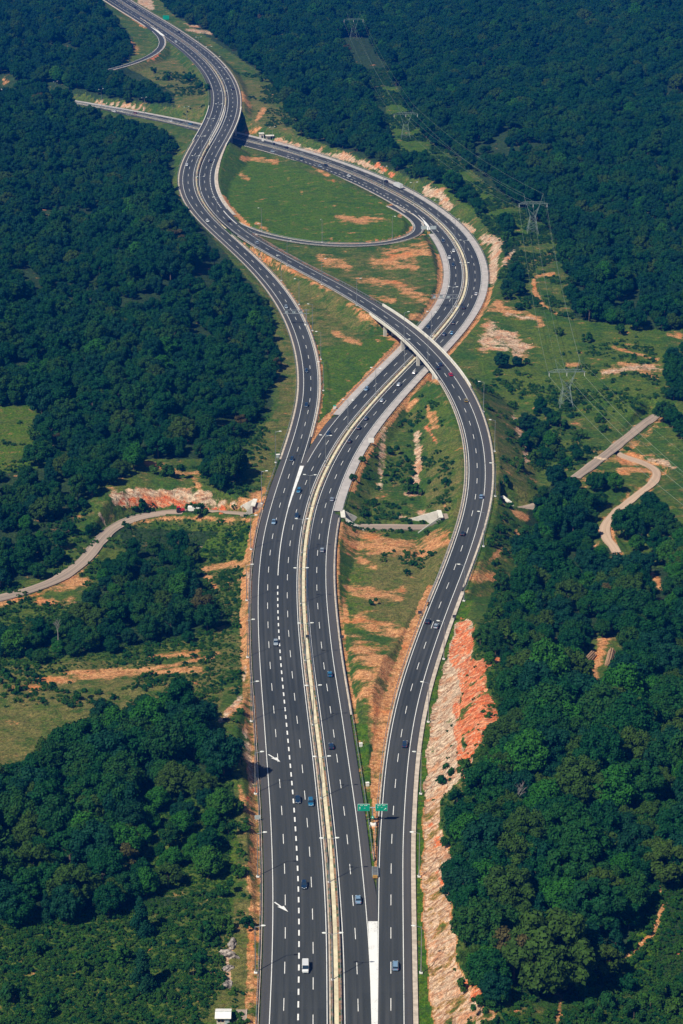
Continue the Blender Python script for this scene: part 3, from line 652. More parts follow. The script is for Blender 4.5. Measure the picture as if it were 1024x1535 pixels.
# cut slope beside the right carriageway: white rock toe, red soil above
area('rock', [(684,935),(700,925),(712,935),(708,965),(700,1000),(690,1040),(690,1080),(692,1120),(690,1170),(664,1200),(660,1240),(678,1290),(678,1330),(674,1370),(682,1400),(682,1440),(702,1470),(745,1540),(655,1540),(642,1480),(640,1420),(636,1370),(632,1320),(634,1260),(638,1200),(638,1140),(646,1080),(660,1020),(676,965)], .60)
area('rock', [(684,935),(700,925),(712,935),(704,1000),(690,1040),(690,1120),(688,1165),(662,1200),(636,1210),(638,1140),(646,1080),(660,1020),(676,965)], .93)
area('dirt', [(690,1170),(664,1200),(660,1240),(680,1290),(680,1330),(676,1370),(684,1400),(684,1440),(704,1470),(750,1540),(652,1540),(640,1480),(638,1420),(634,1370),(630,1320),(632,1260),(636,1200)], .75)
area('red', [(690,925),(716,935),(712,960),(702,990),(722,985),(755,988),(752,996),(730,1000),(728,1030),(745,1060),(748,1080),(725,1095),(712,1130),(700,1170),(690,1165),(695,1100),(692,1040),(684,1010),(672,985)], .66)
area('rock', [(700,1000),(722,1005),(728,1050),(722,1100),(708,1150),(700,1130),(705,1080),(702,1040)], .62)
stroke('red', 8, [(686,1060),(688,1110),(692,1150)], .9)
stroke('red', 9, [(655,1310),(670,1330)], .6); stroke('red', 9, [(650,1240),(655,1260)], .5); stroke('red', 12, [(700,1470),(715,1490)], .6)
stroke('red', 5, [(755,990),(735,988)], .8); stroke('red', 5, [(565,247),(588,262)], .8); stroke('red', 6, [(345,755),(330,770)], .7); stroke('red', 5, [(640,640),(655,665)], .5); stroke('red', 6, [(382,1180),(370,1200)], .5); stroke('red', 5, [(228,88),(238,78)], .9)
along('lush', S_, 7.6, 10.5, sS(1540), sS(960), .7)

stroke('lush', 11, [(590,175),(608,208),(700,285),(780,345)], .6)
stroke('red', 7, [(180,748),(250,752),(300,758)], .62); stroke('rock', 9, [(170,742),(230,738),(310,742)], .8)
area('dirt', [(925,690),(975,680),(1005,695),(995,712),(940,705)], .55)
area('lush', [(200,1170),(345,1170),(335,1330),(200,1330)], .6)

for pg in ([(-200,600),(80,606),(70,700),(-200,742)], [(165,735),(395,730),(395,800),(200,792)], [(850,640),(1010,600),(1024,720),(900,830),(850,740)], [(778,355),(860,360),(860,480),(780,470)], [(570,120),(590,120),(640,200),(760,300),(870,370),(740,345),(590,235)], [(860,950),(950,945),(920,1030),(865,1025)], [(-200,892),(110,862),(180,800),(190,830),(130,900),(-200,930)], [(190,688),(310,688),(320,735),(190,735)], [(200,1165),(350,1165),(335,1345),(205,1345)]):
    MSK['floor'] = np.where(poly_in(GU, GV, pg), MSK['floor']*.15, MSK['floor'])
area('lush', [(-200,600),(80,606),(70,700),(-200,742)], .75); area('dry', [(-200,600),(60,612),(40,650),(-200,660)], .5)
area('lush', [(575,130),(590,130),(640,210),(760,310),(840,370),(740,340),(600,240)], .8)
area('dirt', [(850,735),(870,700),(985,615),(1000,625),(930,690),(870,738)], .38)
stroke('dirt', 9, [(925,680),(950,692),(985,702),(975,725),(930,762),(905,790),(915,815),(928,832)], .62)
stroke('dirt', 7, [(0,905),(60,890),(110,866),(150,822),(170,798)], .60); stroke('dirt', 5, [(200,782),(260,776),(330,778),(380,780)], .58)

stroke('dirt', 5, [(362,262),(372,268)], .62); stroke('dirt', 4, [(470,250),(490,262)], .6); stroke('dirt', 4, [(385,335),(400,345)], .6); stroke('dirt', 5, [(585,305),(600,312)], .6)
area('dry', [(350,240),(470,255),(520,300),(420,300)], .45)

MSK['dry'] = np.maximum(MSK['dry'], .30); MSK['lush'] *= .80
for r_, a_, q_ in ((7,.8,[(382,1045),(384,1110)]), (8,.7,[(368,1062),(378,1070)]), (8,.85,[(383,1255),(382,1300)]), (9,.8,[(377,1395),(379,1455)]), (6,.7,[(385,1150),(386,1180)]), (10,.72,[(368,870),(372,900)]), (7,.66,[(370,960),(372,1010)]), (6,.66,[(100,1010),(220,1003),(320,985)]), (6,.66,[(640,610),(650,640)]), (7,.6,[(540,880),(600,900)])):
    stroke('dirt', r_, q_, a_)
stroke('rock', 5, [(372,860),(376,905)], .7); stroke('rock', 5, [(366,1095),(380,1165)], .75)

wm = poly_in(GU, GV, [(528,1085),(552,1085),(556,1180),(561,1300),(556,1310),(545,1190)]); MSK['dirt'] = np.where(wm, MSK['dirt']*.3, MSK['dirt']); MSK['lush'] = np.where(wm, .7, MSK['lush'])
for r_, a_, q_ in ((14,.80,[(735,495),(760,505),(785,520)]), (9,.75,[(725,520),(735,505)]), (6,.75,[(905,560),(960,548),(990,552)]), (5,.7,[(760,470),(800,478)])): stroke('rock', r_, q_, a_*.9); stroke('dirt', r_*1.3, q_, a_*.8)

for r_, a_, q_ in ((26,.70,[(545,985),(595,1010)]), (16,.70,[(555,1040),(575,1080)]), (18,.62,[(540,930),(600,950)]), (12,.64,[(520,800),(600,815),(660,812)]), (9,.6,[(520,880),(560,900)]), (8,.62,[(480,385),(520,400)]), (8,.6,[(575,380),(640,365)])): stroke('dirt', r_, q_, a_)
stroke('dirt', 9, [(330,755),(385,748)], .8); stroke('rock', 7, [(318,752),(375,757)], .85); stroke('red', 8, [(180,752),(320,760)], .6)
stroke('rock', 6, [(372,1120),(378,1180)], .7); stroke('dirt', 8, [(335,1075),(360,1060)], .85)
stroke('dirt', 12, [(905,965),(885,1005)], .95); stroke('dirt', 7, [(915,800),(925,830)], .9)
area('lush', [(945,1330),(1120,1320),(1120,1480),(915,1480)], .9)
stroke('dirt', 3, [(988,1325),(994,1362),(980,1400),(945,1430),(915,1450)], .8)

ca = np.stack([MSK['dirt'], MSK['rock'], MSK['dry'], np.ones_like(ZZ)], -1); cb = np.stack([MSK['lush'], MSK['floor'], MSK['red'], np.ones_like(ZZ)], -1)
# broken rock surface on bare rock
ra = XX*.79-YY*.61; rb = XX*.61+YY*.79
rough = (fbm(XX/2.0, YY/2.0, 3)-.5)*1.1
ridge = (fbm(ra/9+40, rb/1.6, 3)-.5)*2.4
ZZ = ZZ+np.where(CE < 2.6, 0, np.clip(MSK['rock']*1.2, 0, 1)*(rough*.8+ridge*.9-.3)+.25*rough*np.clip(MSK['dirt']+MSK['red'], 0, 1))
ny, nx_ = XX.shape
V = np.stack([XX, YY, ZZ], -1).reshape(-1, 3); r = (np.arange(ny-1)[:, None]*nx_+np.arange(nx_-1)[None]).ravel()
gm = mesh_np('ground', V, np.stack([r, r+1, r+nx_+1, r+nx_], -1), [MAT['ground']], smooth=True)
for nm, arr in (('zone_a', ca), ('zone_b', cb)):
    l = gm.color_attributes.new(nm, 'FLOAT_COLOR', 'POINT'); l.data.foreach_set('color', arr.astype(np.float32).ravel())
ground = link('ground', gm); ground['kind'] = 'structure'
# ---------- vegetation ----------
def crown_mesh(name, seed, kind, leafmat, nleaf, leaf=.42):
    """one crown in metres, base of the tree at z=0: lumpy masses of leaf-sized faces"""
    g = np.random.default_rng(seed); L = []
    if kind == 'round': R_, Hh, zc, n, lr = 5.2, 5.0, 6.0, 60, (.11, .32)
    elif kind == 'wide': R_, Hh, zc, n, lr = 6.4, 4.8, 6.0, 100, (.09, .27)
    elif kind == 'tall': R_, Hh, zc, n, lr = 4.0, 6.2, 7.2, 46, (.20, .34)
    elif kind == 'cone': R_, Hh, zc, n, lr = 3.2, 6.5, 7.2, 28, (.22, .36)
    elif kind == 'sparse': R_, Hh, zc, n, lr = 4.8, 5.0, 7.6, 16, (.22, .34)
    else: R_, Hh, zc, n, lr = 1.9, 1.2, 1.1, 10, (.32, .5)
    k = 0
    while len(L) < n:
        d = g.normal(size=3); d /= np.linalg.norm(d)
        if d[2] < -.75: continue
        rr = g.uniform(.55, .86); c = np.array([d[0]*R_*rr, d[1]*R_*rr, zc+d[2]*Hh*rr]); r = g.uniform(*lr)*min(R_, Hh)
        if kind == 'cone':
            h = g.random()**1.2; c = np.array([d[0]*R_*.75*(1-h), d[1]*R_*.75*(1-h), 1.6+h*11]); r = (.30+.5*(1-h))*1.9
        L.append((c, r))
    Cn = np.array([l[0] for l in L]); Rr = np.array([l[1] for l in L])
    area_ = Rr**2; cnt = (nleaf*area_/area_.sum()*1.5).astype(int)
    P0, N0 = [], []
    for i in range(n):
        d = g.normal(size=(cnt[i], 3)); d /= np.linalg.norm(d, axis=1)[:, None]
        d[:, 2] = np.where(d[:, 2] < -.45, -d[:, 2], d[:, 2])
        q = Cn[i]+d*Rr[i]*(1+g.normal(0, .17, (cnt[i], 1)))
        dist = np.linalg.norm(q[:, None]-Cn[None], axis=2)/Rr[None]; dist[:, i] = 9
        ok = dist.min(1) > .80; P0.append(q[ok]); N0.append(d[ok])
    Pq = np.vstack(P0); Nq = np.vstack(N0); Nq = Nq+g.normal(0, .46, Nq.shape); Nq /= np.linalg.norm(Nq, axis=1)[:, None]
    up = g.normal(size=Nq.shape); A = np.cross(Nq, up); A /= np.linalg.norm(A, axis=1)[:, None]; B = np.cross(Nq, A)
    sz = leaf*g.uniform(.55, 1.25, (len(Pq), 1)); A *= sz; B *= sz*.7
    V = np.stack([Pq-A, Pq-B*1.0, Pq+A*1.0, Pq+B], 1).reshape(-1, 3)
    Fq = np.arange(len(V)).reshape(-1, 4)
    # solid inner masses so that the crown is not see-through
    ico = []; t_ = [(0, 0, 1)]+[(math.cos(a)*.87, math.sin(a)*.87, .5) for a in np.arange(5)*1.2566]+[(math.cos(a)*.87, math.sin(a)*.87, -.5) for a in np.arange(5)*1.2566+.628]+[(0, 0, -1)]
    T = np.array(t_); IF = [(0, i+1, (i+1) % 5+1) for i in range(5)]+[(i+1, i+6, (i+1) % 5+1) for i in range(5)]+[((i+1) % 5+1, i+6, (i+1) % 5+6) for i in range(5)]+[(11, (i+1) % 5+6, i+6) for i in range(5)]
    IV = []; IFF = []
    for i in range(n):
        b = len(V)+len(IV); IV += list(Cn[i]+T*Rr[i]*.80)
        for f in IF: IFF.append((b+f[0], b+f[1], b+f[2], b+f[2]))
    V = np.vstack([V, np.array(IV)]); me = bpy.data.meshes.new(name)
    faces = [tuple(f) for f in Fq.tolist()]+[f[:3] for f in IFF]
    me.from_pydata(V.tolist(), [], faces); me.materials.append(MAT[leafmat]); me.update(); return me
def trunk_mesh(name, h=5.5, r=.26, mat='bark', limbs=5, seed=1):
    g = random.Random(seed); m = MB(); m.tube((0, 0, -1.2), (0, 0, h*.5), r*1.3, r, 7); m.tube((0, 0, h*.5), (.2, .1, h), r, r*.6, 7)
    for i in range(limbs):
        a = i*6.283/limbs+g.random(); z = h*g.uniform(.45, .9); l = g.uniform(1.8, 3.0)
        m.tube((0, 0, z), (math.cos(a)*l, math.sin(a)*l, z+l*.9), r*.45, r*.15, 5)
    return m.mesh(name, MAT[mat])
SPEC = [('round', 'leaf_dark', 4200), ('round', 'leaf_dark', 4200), ('wide', 'leaf_dark', 6000), ('round', 'leaf_blue', 4200), ('tall', 'leaf_dark', 4000),
        ('wide', 'leaf_olive', 6500), ('round', 'leaf_bright', 4200), ('cone', 'leaf_blue', 2300), ('sparse', 'leaf_brown', 1500)]
CM = [crown_mesh('tree_crown', 100+i, k, m_, n, .36) for i, (k, m_, n) in enumerate(SPEC)]
TM = [trunk_mesh('tree_trunk', 6.0, .26, 'bark', 5, i) for i in range(3)]
SM = [crown_mesh('shrub_foliage', 300+i, 'shrub', m_, 420, .26) for i, m_ in enumerate(['leaf_scrub_dark', 'leaf_scrub', 'leaf_dark', 'leaf_scrub'])]
STM = MB().tube((0, 0, -.6), (0, 0, 1.0), .07, .04, 5).tube((0, 0, .1), (.5, .2, 1.1), .04, .02, 4).mesh('shrub_stem', MAT['bark'])
FOREST = [
 "-900,-90 140,-15 160,10 182,45 200,68 196,86 178,92 186,112 222,120 258,136 262,158 235,162 190,150 140,140 110,134 60,126 -900,116",
 "-900,118 108,134 122,162 200,182 240,192 262,205 262,232 253,255 258,290 287,327 318,365 345,392 368,425 398,452 412,490 420,530 414,570 396,612 378,640 362,662 364,695 360,730 325,738 312,716 290,698 250,690 200,695 165,722 148,745 160,785 140,815 110,836 60,860 0,876 -900,890",
 "175,785 200,768 225,788 260,800 305,795 318,768 338,775 333,802 295,815 285,850 300,872 322,890 328,915 345,935 330,950 250,962 160,978 120,976 122,920 112,900 152,868 142,850 152,820",
 "-900,908 50,928 118,918 130,976 60,988 -900,1000",
 "-900,1112 30,1136 90,1092 150,1062 200,1047 305,1030 322,1068 312,1092 352,1108 364,1150 358,1182 332,1192 330,1250 322,1305 290,1328 240,1330 195,1352 140,1368 60,1374 -900,1390",
 "704,1190 722,1150 745,1110 762,1065 760,1010 715,985 740,960 762,900 742,872 772,838 790,790 788,748 812,728 850,714 905,705 930,712 930,730 897,762 893,800 912,830 958,850 972,892 1000,892 1030,872 1900,850 1900,2300 1040,1500 1010,1400 1008,1330 985,1320 965,1335 955,1400 915,1450 870,1490 830,1505 770,1490 740,1500 706,1440 694,1400 676,1340 680,1290 668,1240 668,1215 694,1195",
 "940,762 930,742 1002,716 1030,690 1900,650 1900,850 1002,872 972,850 932,822 918,792",
 "960,655 985,600 1000,560 1005,525 1030,505 1900,480 1900,650 1012,650 985,640 950,650",
 "795,700 780,670 796,640 800,600 840,590 868,612 925,605 955,640 930,652 900,672 860,705",
 "240,-90 1900,-90 1900,490 1030,492 960,488 900,478 830,462 780,462 745,448 742,432 775,405 772,368 745,332 710,310 688,288 640,270 600,256 540,226 470,206 440,190 430,150 400,112 350,76 310,46 250,12",
]
FOREST = [[tuple(float(c) for c in p.split(',')) for p in s.split()] for s in FOREST]
CLEAR = ["955,1350 985,1322 1120,1322 1120,1475 925,1475 945,1410", "-30,885 60,868 110,845 148,805 185,772 270,756 390,756 392,786 300,784 215,790 175,815 150,846 110,874 60,898 -30,915", "880,704 866,694 975,618 990,628 945,676 1000,690 1008,704 985,732 925,775 915,800 893,796 900,768 960,722 925,700", "-900,604 40,608 66,640 44,690 0,705 -900,735", "868,985 905,950 938,950 935,985 912,1030 872,1022", "962,846 1000,862 1002,896 975,888", "778,360 850,365 850,470 835,510 790,465 785,400", "205,690 300,690 312,730 205,712",
         "-30,108 22,112 22,132 -30,130", "590,188 628,188 628,222 590,222", "885,770 935,770 935,830 900,815"]
CLEAR = [[tuple(float(c) for c in p.split(',')) for p in s.split()] for s in CLEAR]
PYL = [(530, 60), (608, 208), (798, 349), (848, 611), (1125, 830)]
PW = [ung(*p) for p in PYL[:4]]+[Vector((un(1180., 900., 0)[0], un(1180., 900., 0)[1], 0))]
def near_seg(x, y, segs, r):
    m = np.zeros(len(x), bool)
    for a, b in zip(segs[:-1], segs[1:]):
        dx, dy = b[0]-a[0], b[1]-a[1]; t_ = np.clip(((x-a[0])*dx+(y-a[1])*dy)/(dx*dx+dy*dy), 0, 1)
        m |= np.hypot(x-a[0]-t_*dx, y-a[1]-t_*dy) < r
    return m
def scatter(step, y0=470, y1=3300, jit=.46, g=RNG):
    ys = np.arange(y0, y1, step*.87); out = []
    for i, yy in enumerate(ys):
        w_ = yy*.30; xs = np.arange(-w_, w_, step)+(i % 2)*step/2; out.append(np.stack([xs, np.full_like(xs, yy)], 1))
    q = np.vstack(out); return q+g.uniform(-jit, jit, q.shape)*step
road_xy = np.vstack([np.c_[R[k].p[:, :2], np.full(len(R[k].p), w_)] for k, w_ in (('P', 12.5), ('Q', 12.5), ('R', 12.5), ('S', 12.5), ('L', 9), ('E', 8.5), ('U1', 4.2), ('U2', 5), ('U3', 5.0), ('W1', 6.5), ('W2', 4))])
def far_from_roads(q, extra=0.0):
    ok = np.ones(len(q), bool)
    o = np.argsort(q[:, 1]); ys = q[o, 1]
    for x, y, w_ in road_xy:
        r = w_+extra; a, b = np.searchsorted(ys, [y-r, y+r]); ii = o[a:b]
        ok[ii] &= np.hypot(q[ii, 0]-x, q[ii, 1]-y) > r
    return ok
q = scatter(7.3, 400); q = q[far_from_roads(q, 1.0)]
rs = np.random.default_rng(5); zt = tz(q[:, 0], q[:, 1]); u, v = proj(q[:, 0], q[:, 1], zt+6.0); u0, v0 = proj(q[:, 0], q[:, 1], zt+1.0)
big = fbm(q[:, 0]/60+3, q[:, 1]/60, 3); scl = (.55+.75*rs.random(len(q))**1.4)*(.62+.95*big)
near_right = (v > 1050) & (u > 600); scl = np.where(v < 1000, scl*.84, scl); scl = np.where(v > 1000, np.maximum(scl, .72), scl)
scl = np.where(near_right, scl*1.12, scl); scl = np.where((u > 780) & (u < 960) & (v > 570) & (v < 705), scl*.62, scl); scl = np.where((u < 350) & (v > 760) & (v < 990), scl*.78, scl)
scl = np.where((u > 200) & (u < 340) & (v > 1170) & (v < 1320), scl*.6, scl)
ut, vt = proj(q[:, 0], q[:, 1], zt+9.5*scl); ul, vl = proj(q[:, 0], q[:, 1], zt+3.0*scl)
inf = np.zeros(len(q), bool); in2 = np.zeros(len(q), bool)
for pg in FOREST: inf |= poly_in(ut, vt, pg); in2 |= poly_in(ul, vl, pg)
inf &= in2
um, vm = proj(q[:, 0], q[:, 1], zt+6.5*scl)
for pg in CLEAR: inf &= ~(poly_in(u0, v0, pg) | poly_in(ul, vl, pg) | poly_in(um, vm, pg) | poly_in(ut, vt, pg))
inf &= ~near_seg(q[:, 0], q[:, 1], [(p.x, p.y) for p in PW], 13.0)
# keep big crowns off the carriageways
inf &= ~((scl > .85) & ~far_from_roads(q, 3.5))
inf &= (v > -45)
inf &= ~((fbm(q[:, 0]/26+50, q[:, 1]/26, 3) > .655) & (rs.random(len(q)) < .75) & (v < 950))
q = q[inf]; zt = zt[inf]; u = u[inf]; v = v[inf]; scl = scl[inf]; big = big[inf]
nT = len(q); kind_r = rs.random(nT)
idx = np.where(kind_r < .22, 0, np.where(kind_r < .44, 1, np.where(kind_r < .62, 2, np.where(kind_r < .80, 3, np.where(kind_r < .91, 4, np.where(kind_r < .945, 5, np.where(kind_r < .965, 6, np.where(kind_r < .998, 7, 8))))))))
near_right = (v > 1050) & (u > 600); idx = np.where(near_right & (kind_r > .82) & (kind_r < .93), 5, idx)
idx = np.where((v > 850) & (kind_r > .40) & (kind_r < .47), 6, idx); idx = np.where((v > 850) & (kind_r > .56) & (kind_r < .64), 5, idx)
brightz = (v > 1170) & (u > 200) & (u < 340) & (v < 1320); idx = np.where(brightz & (kind_r < .7), 6, idx)
idx = np.where((u > 780) & (v > 740) & (v < 900) & (kind_r < .15), 6, idx)
# the large olive crown and its neighbours at the lower right stand alone
SOLO = [(858, 724, .7, 0), (843, 738, .8, 1), (996, 606, .95, 2), (1008, 624, .9, 0), (822, 1418, 2.15, 5), (770, 1432, 1.25, 8), (742, 1478, .8, 3), (868, 1165, 1.5, 5), (955, 1170, 1.4, 2), (760, 1330, 1.4, 5), (893, 1352, 1.45, 2), (212, 1372, 1.0, 7), (214, 1452, 1.05, 7), (850, 1300, 1.3, 2), (700, 1240, 1.0, 6), (735, 1240, .9, 3), (790, 630, .8, 3), (185, 630, 1.1, 5), (275, 640, 1.1, 5), (775, 540, .5, 3), (752, 538, .75, 3)]
solo = []
for (a, b, s_, k) in SOLO:
    p = ung(a, b)
    for it in range(3):
        pu, pv = proj(p.x, p.y, p.z+6.5*s_); p = ung(a, b+(b-float(pv)) if it == 0 else b+off); off = (b-float(pv)) if it == 0 else off
    solo.append((p, s_, k))
keep = np.ones(nT, bool)
for p, s_, k in solo: keep &= np.hypot(q[:, 0]-p.x, q[:, 1]-p.y) > 4.6*s_+1.5
q, zt, u, v, idx, scl = q[keep], zt[keep], u[keep], v[keep], idx[keep], scl[keep]; nT = len(q)
inview = (u > -15) & (u < 1039) & (v > -10) & (v < 1560)
dist = np.sqrt(q[:, 0]**2+q[:, 1]**2+CAMH**2); order = np.argsort(np.where(inview, dist/scl**.35, 1e9))
ind = order[:284]; rest = np.setdiff1d(np.arange(nT), ind)
LBL = {0: 'dark green round leafy tree', 1: 'dense deep green leafy tree', 2: 'broad dark green tree with clumped crown', 3: 'blue green round tree', 4: 'tall narrow dark green tree', 5: 'broad olive green tree with clumped crown', 6: 'fresh green leafy tree', 7: 'dark conical tree', 8: 'thin brownish tree'}
def where_tree(u, v):
    if u > 560: return 'wood right of the rocky cut' if v < 1290 else 'wood at the lower right corner'
    return 'wood left of the motorway' if v < 1290 else 'wood at the lower left'
def put_tree(p, s_, k, rz, label, group, sz=1.0):
    e = empty('tree', p, rz, label, 'tree', group); e.scale = (s_, s_, s_*sz)
    link('crown', CM[k], e); link('trunk', TM[k % 3], e); return e
src_c = {}; src_t = {}
for i in ind:
    k = int(idx[i]); g_ = 'trees of the '+where_tree(u[i], v[i])
    e = put_tree((q[i, 0], q[i, 1], zt[i]-.2), float(scl[i]), k, float(rs.uniform(0, 6.28)), LBL[k]+' in the '+where_tree(u[i], v[i]), g_+' '+LBL[k].split(' tree')[0].split(' with')[0], float(rs.uniform(.85, 1.15)))
    src_c.setdefault(k, e.children[0]); src_t.setdefault(k % 3, e.children[1])
SL = ['small tree hiding the lower end of the straight country road on the right', 'round tree just below the lower end of the straight country road', 'broad tree covering the upper end of the straight country road on the right', 'round tree just right of the upper end of the straight country road', 'huge round olive green tree standing out at the lower right beside the dirt track', 'rusty brown leaved tree left of the huge olive tree', 'small dark tree below the rusty brown tree on the edge of the rock cut', 'round olive crowned tree high in the wood at the right edge', 'broad dark tree at the right edge beside a round olive crown', 'rounded olive tree nearest above the rusty brown tree', 'large dark tree behind the grass track at the lower right', 'dark conical tree on the edge of the lower left wood', 'lone dark conical tree in the bramble field at lower left', 'broad dark tree behind the huge olive tree', 'fresh green tree on the edge of the orange rock slope', 'blue green tree right of the fresh green tree on the rock slope', 'dark tree at the head of the scrub right of the curved ramp', 'yellowish tree in the left wood near the grassy clearing', 'yellowish tree in the left wood nearest the motorway', 'small round dark tree on the stony field right of the overpass', 'dark round tree standing alone on the stony field behind the overpass']
for (p, s_, k), l in zip(solo, SL):
    e = put_tree((p.x, p.y, p.z-.2), s_, k, 1.0, l, None); src_c.setdefault(k, e.children[0]); src_t.setdefault(k % 3, e.children[1])

def instancer(name, P3, rot, scal, idx_, pairs):
    """one uncountable mass of vegetation as a single object"""
    me = bpy.data.meshes.new(name); me.vertices.add(len(P3)); me.vertices.foreach_set('co', np.asarray(P3, np.float32).ravel())
    a = me.attributes.new('rot', 'FLOAT_VECTOR', 'POINT'); r3 = np.zeros((len(P3), 3), np.float32); r3[:, 2] = rot; a.data.foreach_set('vector', r3.ravel())
    a = me.attributes.new('scl', 'FLOAT_VECTOR', 'POINT'); a.data.foreach_set('vector', np.asarray(scal, np.float32).ravel())
    a = me.attributes.new('idx', 'INT', 'POINT'); a.data.foreach_set('value', np.asarray(idx_, np.int32))
    me.update(); o = link(name, me)
    ng = bpy.data.node_groups.new(name, 'GeometryNodeTree'); ng.interface.new_socket('Geometry', in_out='INPUT', socket_type='NodeSocketGeometry'); ng.interface.new_socket('Geometry', in_out='OUTPUT', socket_type='NodeSocketGeometry')
    N = ng.nodes; Lk = ng.links; gi = N.new('NodeGroupInput'); go = N.new('NodeGroupOutput')
    jn = N.new('GeometryNodeGeometryToInstance'); js = []
    allj = N.new('GeometryNodeJoinGeometry')
    for objs in reversed(pairs):            # join order is reversed when linking
        jj = N.new('GeometryNodeJoinGeometry')
        for ob in objs:
            oi = N.new('GeometryNodeObjectInfo'); oi.transform_space = 'ORIGINAL'; oi.inputs['Object'].default_value = ob; Lk.new(oi.outputs['Geometry'], jj.inputs[0])
        g2 = N.new('GeometryNodeGeometryToInstance'); Lk.new(jj.outputs[0], g2.inputs[0]); Lk.new(g2.outputs[0], allj.inputs[0])
    N.remove(jn)
    def na(nm, typ):
        x = N.new('GeometryNodeInputNamedAttribute'); x.data_type = typ; x.inputs['Name'].default_value = nm; return x.outputs[0]
    ip = N.new('GeometryNodeInstanceOnPoints'); Lk.new(gi.outputs[0], ip.inputs['Points']); Lk.new(allj.outputs[0], ip.inputs['Instance'])
    ip.inputs['Pick Instance'].default_value = True; Lk.new(na('idx', 'INT'), ip.inputs['Instance Index'])
    er = N.new('FunctionNodeEulerToRotation'); Lk.new(na('rot', 'FLOAT_VECTOR'), er.inputs[0]); Lk.new(er.outputs[0], ip.inputs['Rotation']); Lk.new(na('scl', 'FLOAT_VECTOR'), ip.inputs['Scale'])
    Lk.new(ip.outputs[0], go.inputs[0]); md = o.modifiers.new('scatter', 'NODES'); md.node_group = ng; return o
ks = sorted(src_c); kmap = {k: i for i, k in enumerate(ks)}
pairs = [(src_c[k], src_t.get(k % 3, list(src_t.values())[0])) for k in ks]
ri = np.array([kmap.get(int(k), 0) for k in idx[rest]])
sv = np.stack([scl[rest], scl[rest], scl[rest]*rs.uniform(.85, 1.2, len(rest))], 1)
fo = instancer('woodland', np.c_[q[rest], zt[rest]-.3], rs.uniform(0, 6.28, len(rest)), sv, ri, pairs)
prop(fo, 'endless dark green woodland spreading over the hills on both sides of the motorway', 'forest', kind='stuff')

# individually visible shrubs and small trees in the open ground
BUSH = [(275, 148, .0), ]
BUSHES = """485,548,1.5 625,738,1.5 712,690,.0 613,735,1.9 668,727,1.1 590,680,1.3 585,712,1.1 606,690,.9 752,537,0 790,545,1.0 770,610,1.3 745,560,1.0 735,590,.9 800,690,1.6 780,640,1.5 840,640,1.5 870,655,1.3 905,645,1.2 850,610,1.3
790,460,1.2 55,1020,.9 122,1046,1.1 20,1033,1.3 5,1020,1.4 70,615,1.2 50,655,1.4 90,655,1.3 57,1430,1.2 180,1440,1.4 300,1440,1.0 290,1462,1.3 250,1500,1.2 20,1500,1.6 70,1520,1.3 125,1455,1.1 380,1165,1.1 385,1205,.9 378,1100,.8 370,1390,1.0
340,1340,1.3 335,1395,1.4 355,1310,1.2 342,1250,1.3 352,1215,1.3 310,1405,1.2 698,1330,1.3 690,1280,1.2 702,1375,1.2 712,1430,1.2 700,1480,1.2 665,1175,1.0 672,1160,1.0 700,1158,1.5 685,1205,1.4 671,1265,1.2 690,1238,1.5 720,1515,1.3 745,1510,1.2
775,700,1.5 755,720,1.2 750,800,1.3 735,815,1.0 775,835,1.2 765,905,1.5 745,925,1.4 730,950,1.3 720,965,1.4 760,960,1.6 765,1000,1.5 780,1040,1.6 640,800,.7 610,860,.7 560,905,.8 575,840,.6 545,770,.8 530,720,1.0 545,690,.9 560,755,.9
230,108,1.5 250,118,1.6 285,120,2.2 305,137,2.4 300,95,1.5 395,120,1.6 430,185,1.5 460,205,1.5 620,265,1.6 690,300,1.8 720,320,1.7 760,360,1.7 780,440,1.5 850,440,1.5 838,500,1.2 880,510,1.4 930,500,1.7 900,630,1.4 700,345,1.4 
940,1480,1.3 1000,1495,1.4 975,1510,1.5 915,1510,1.4 890,1525,1.3 1015,1520,1.5 950,1525,1.4 880,1490,1.6 300,770,1.5 285,745,1.3 265,715,1.8 240,710,1.7 210,765,1.4 330,755,1.2 375,830,1.0 310,880,1.2"""
b0 = {}
j = 0
def bush_label(a, b):
    if a < 400: 
        return ('in the dry field left of the road' if 1000 < b < 1100 else 'in the bramble scrub at lower left' if b > 1380 else 'on the bank left of the motorway' if b > 1090 else 'beside the far exit slip road' if b < 300 else 'near the left country road')
    if a < 730 and b > 1150: return 'on the edge of the rocky cut at lower right'
    if a < 700 and b > 480: return 'on the waste ground between the carriageways'
    if b > 1380: return 'in the thicket at the lower right corner'
    if b > 780: return 'at the foot of the right hand wood'
    if b < 480: return 'in the cleared strip behind the curved motorway'
    return 'on the stony slope right of the ramp'
for s_ in BUSHES.split():
    a, b, k = [float(c) for c in s_.split(',')]
    if k == 0: continue
    p = ung(a, b+2)
    if not far_from_roads(np.array([[p.x, p.y], [p.x, p.y+999]]), -4.0)[0]: continue
    m_ = j % 3 if j % 7 else 3; lab = ['dark green rounded shrub', 'fresh green rounded shrub', 'blue green rounded shrub', 'olive green shrub'][m_]
    e = empty('shrub', p, j*1.7, lab+' '+bush_label(a, b), 'shrub', 'shrubs '+bush_label(a, b)+', '+lab); kk = k*1.05; e.scale = (kk*1.2, kk*1.2, kk*1.35)
    f = link('foliage', SM[m_], e); link('stem', STM, e); b0.setdefault(m_, f); j += 1
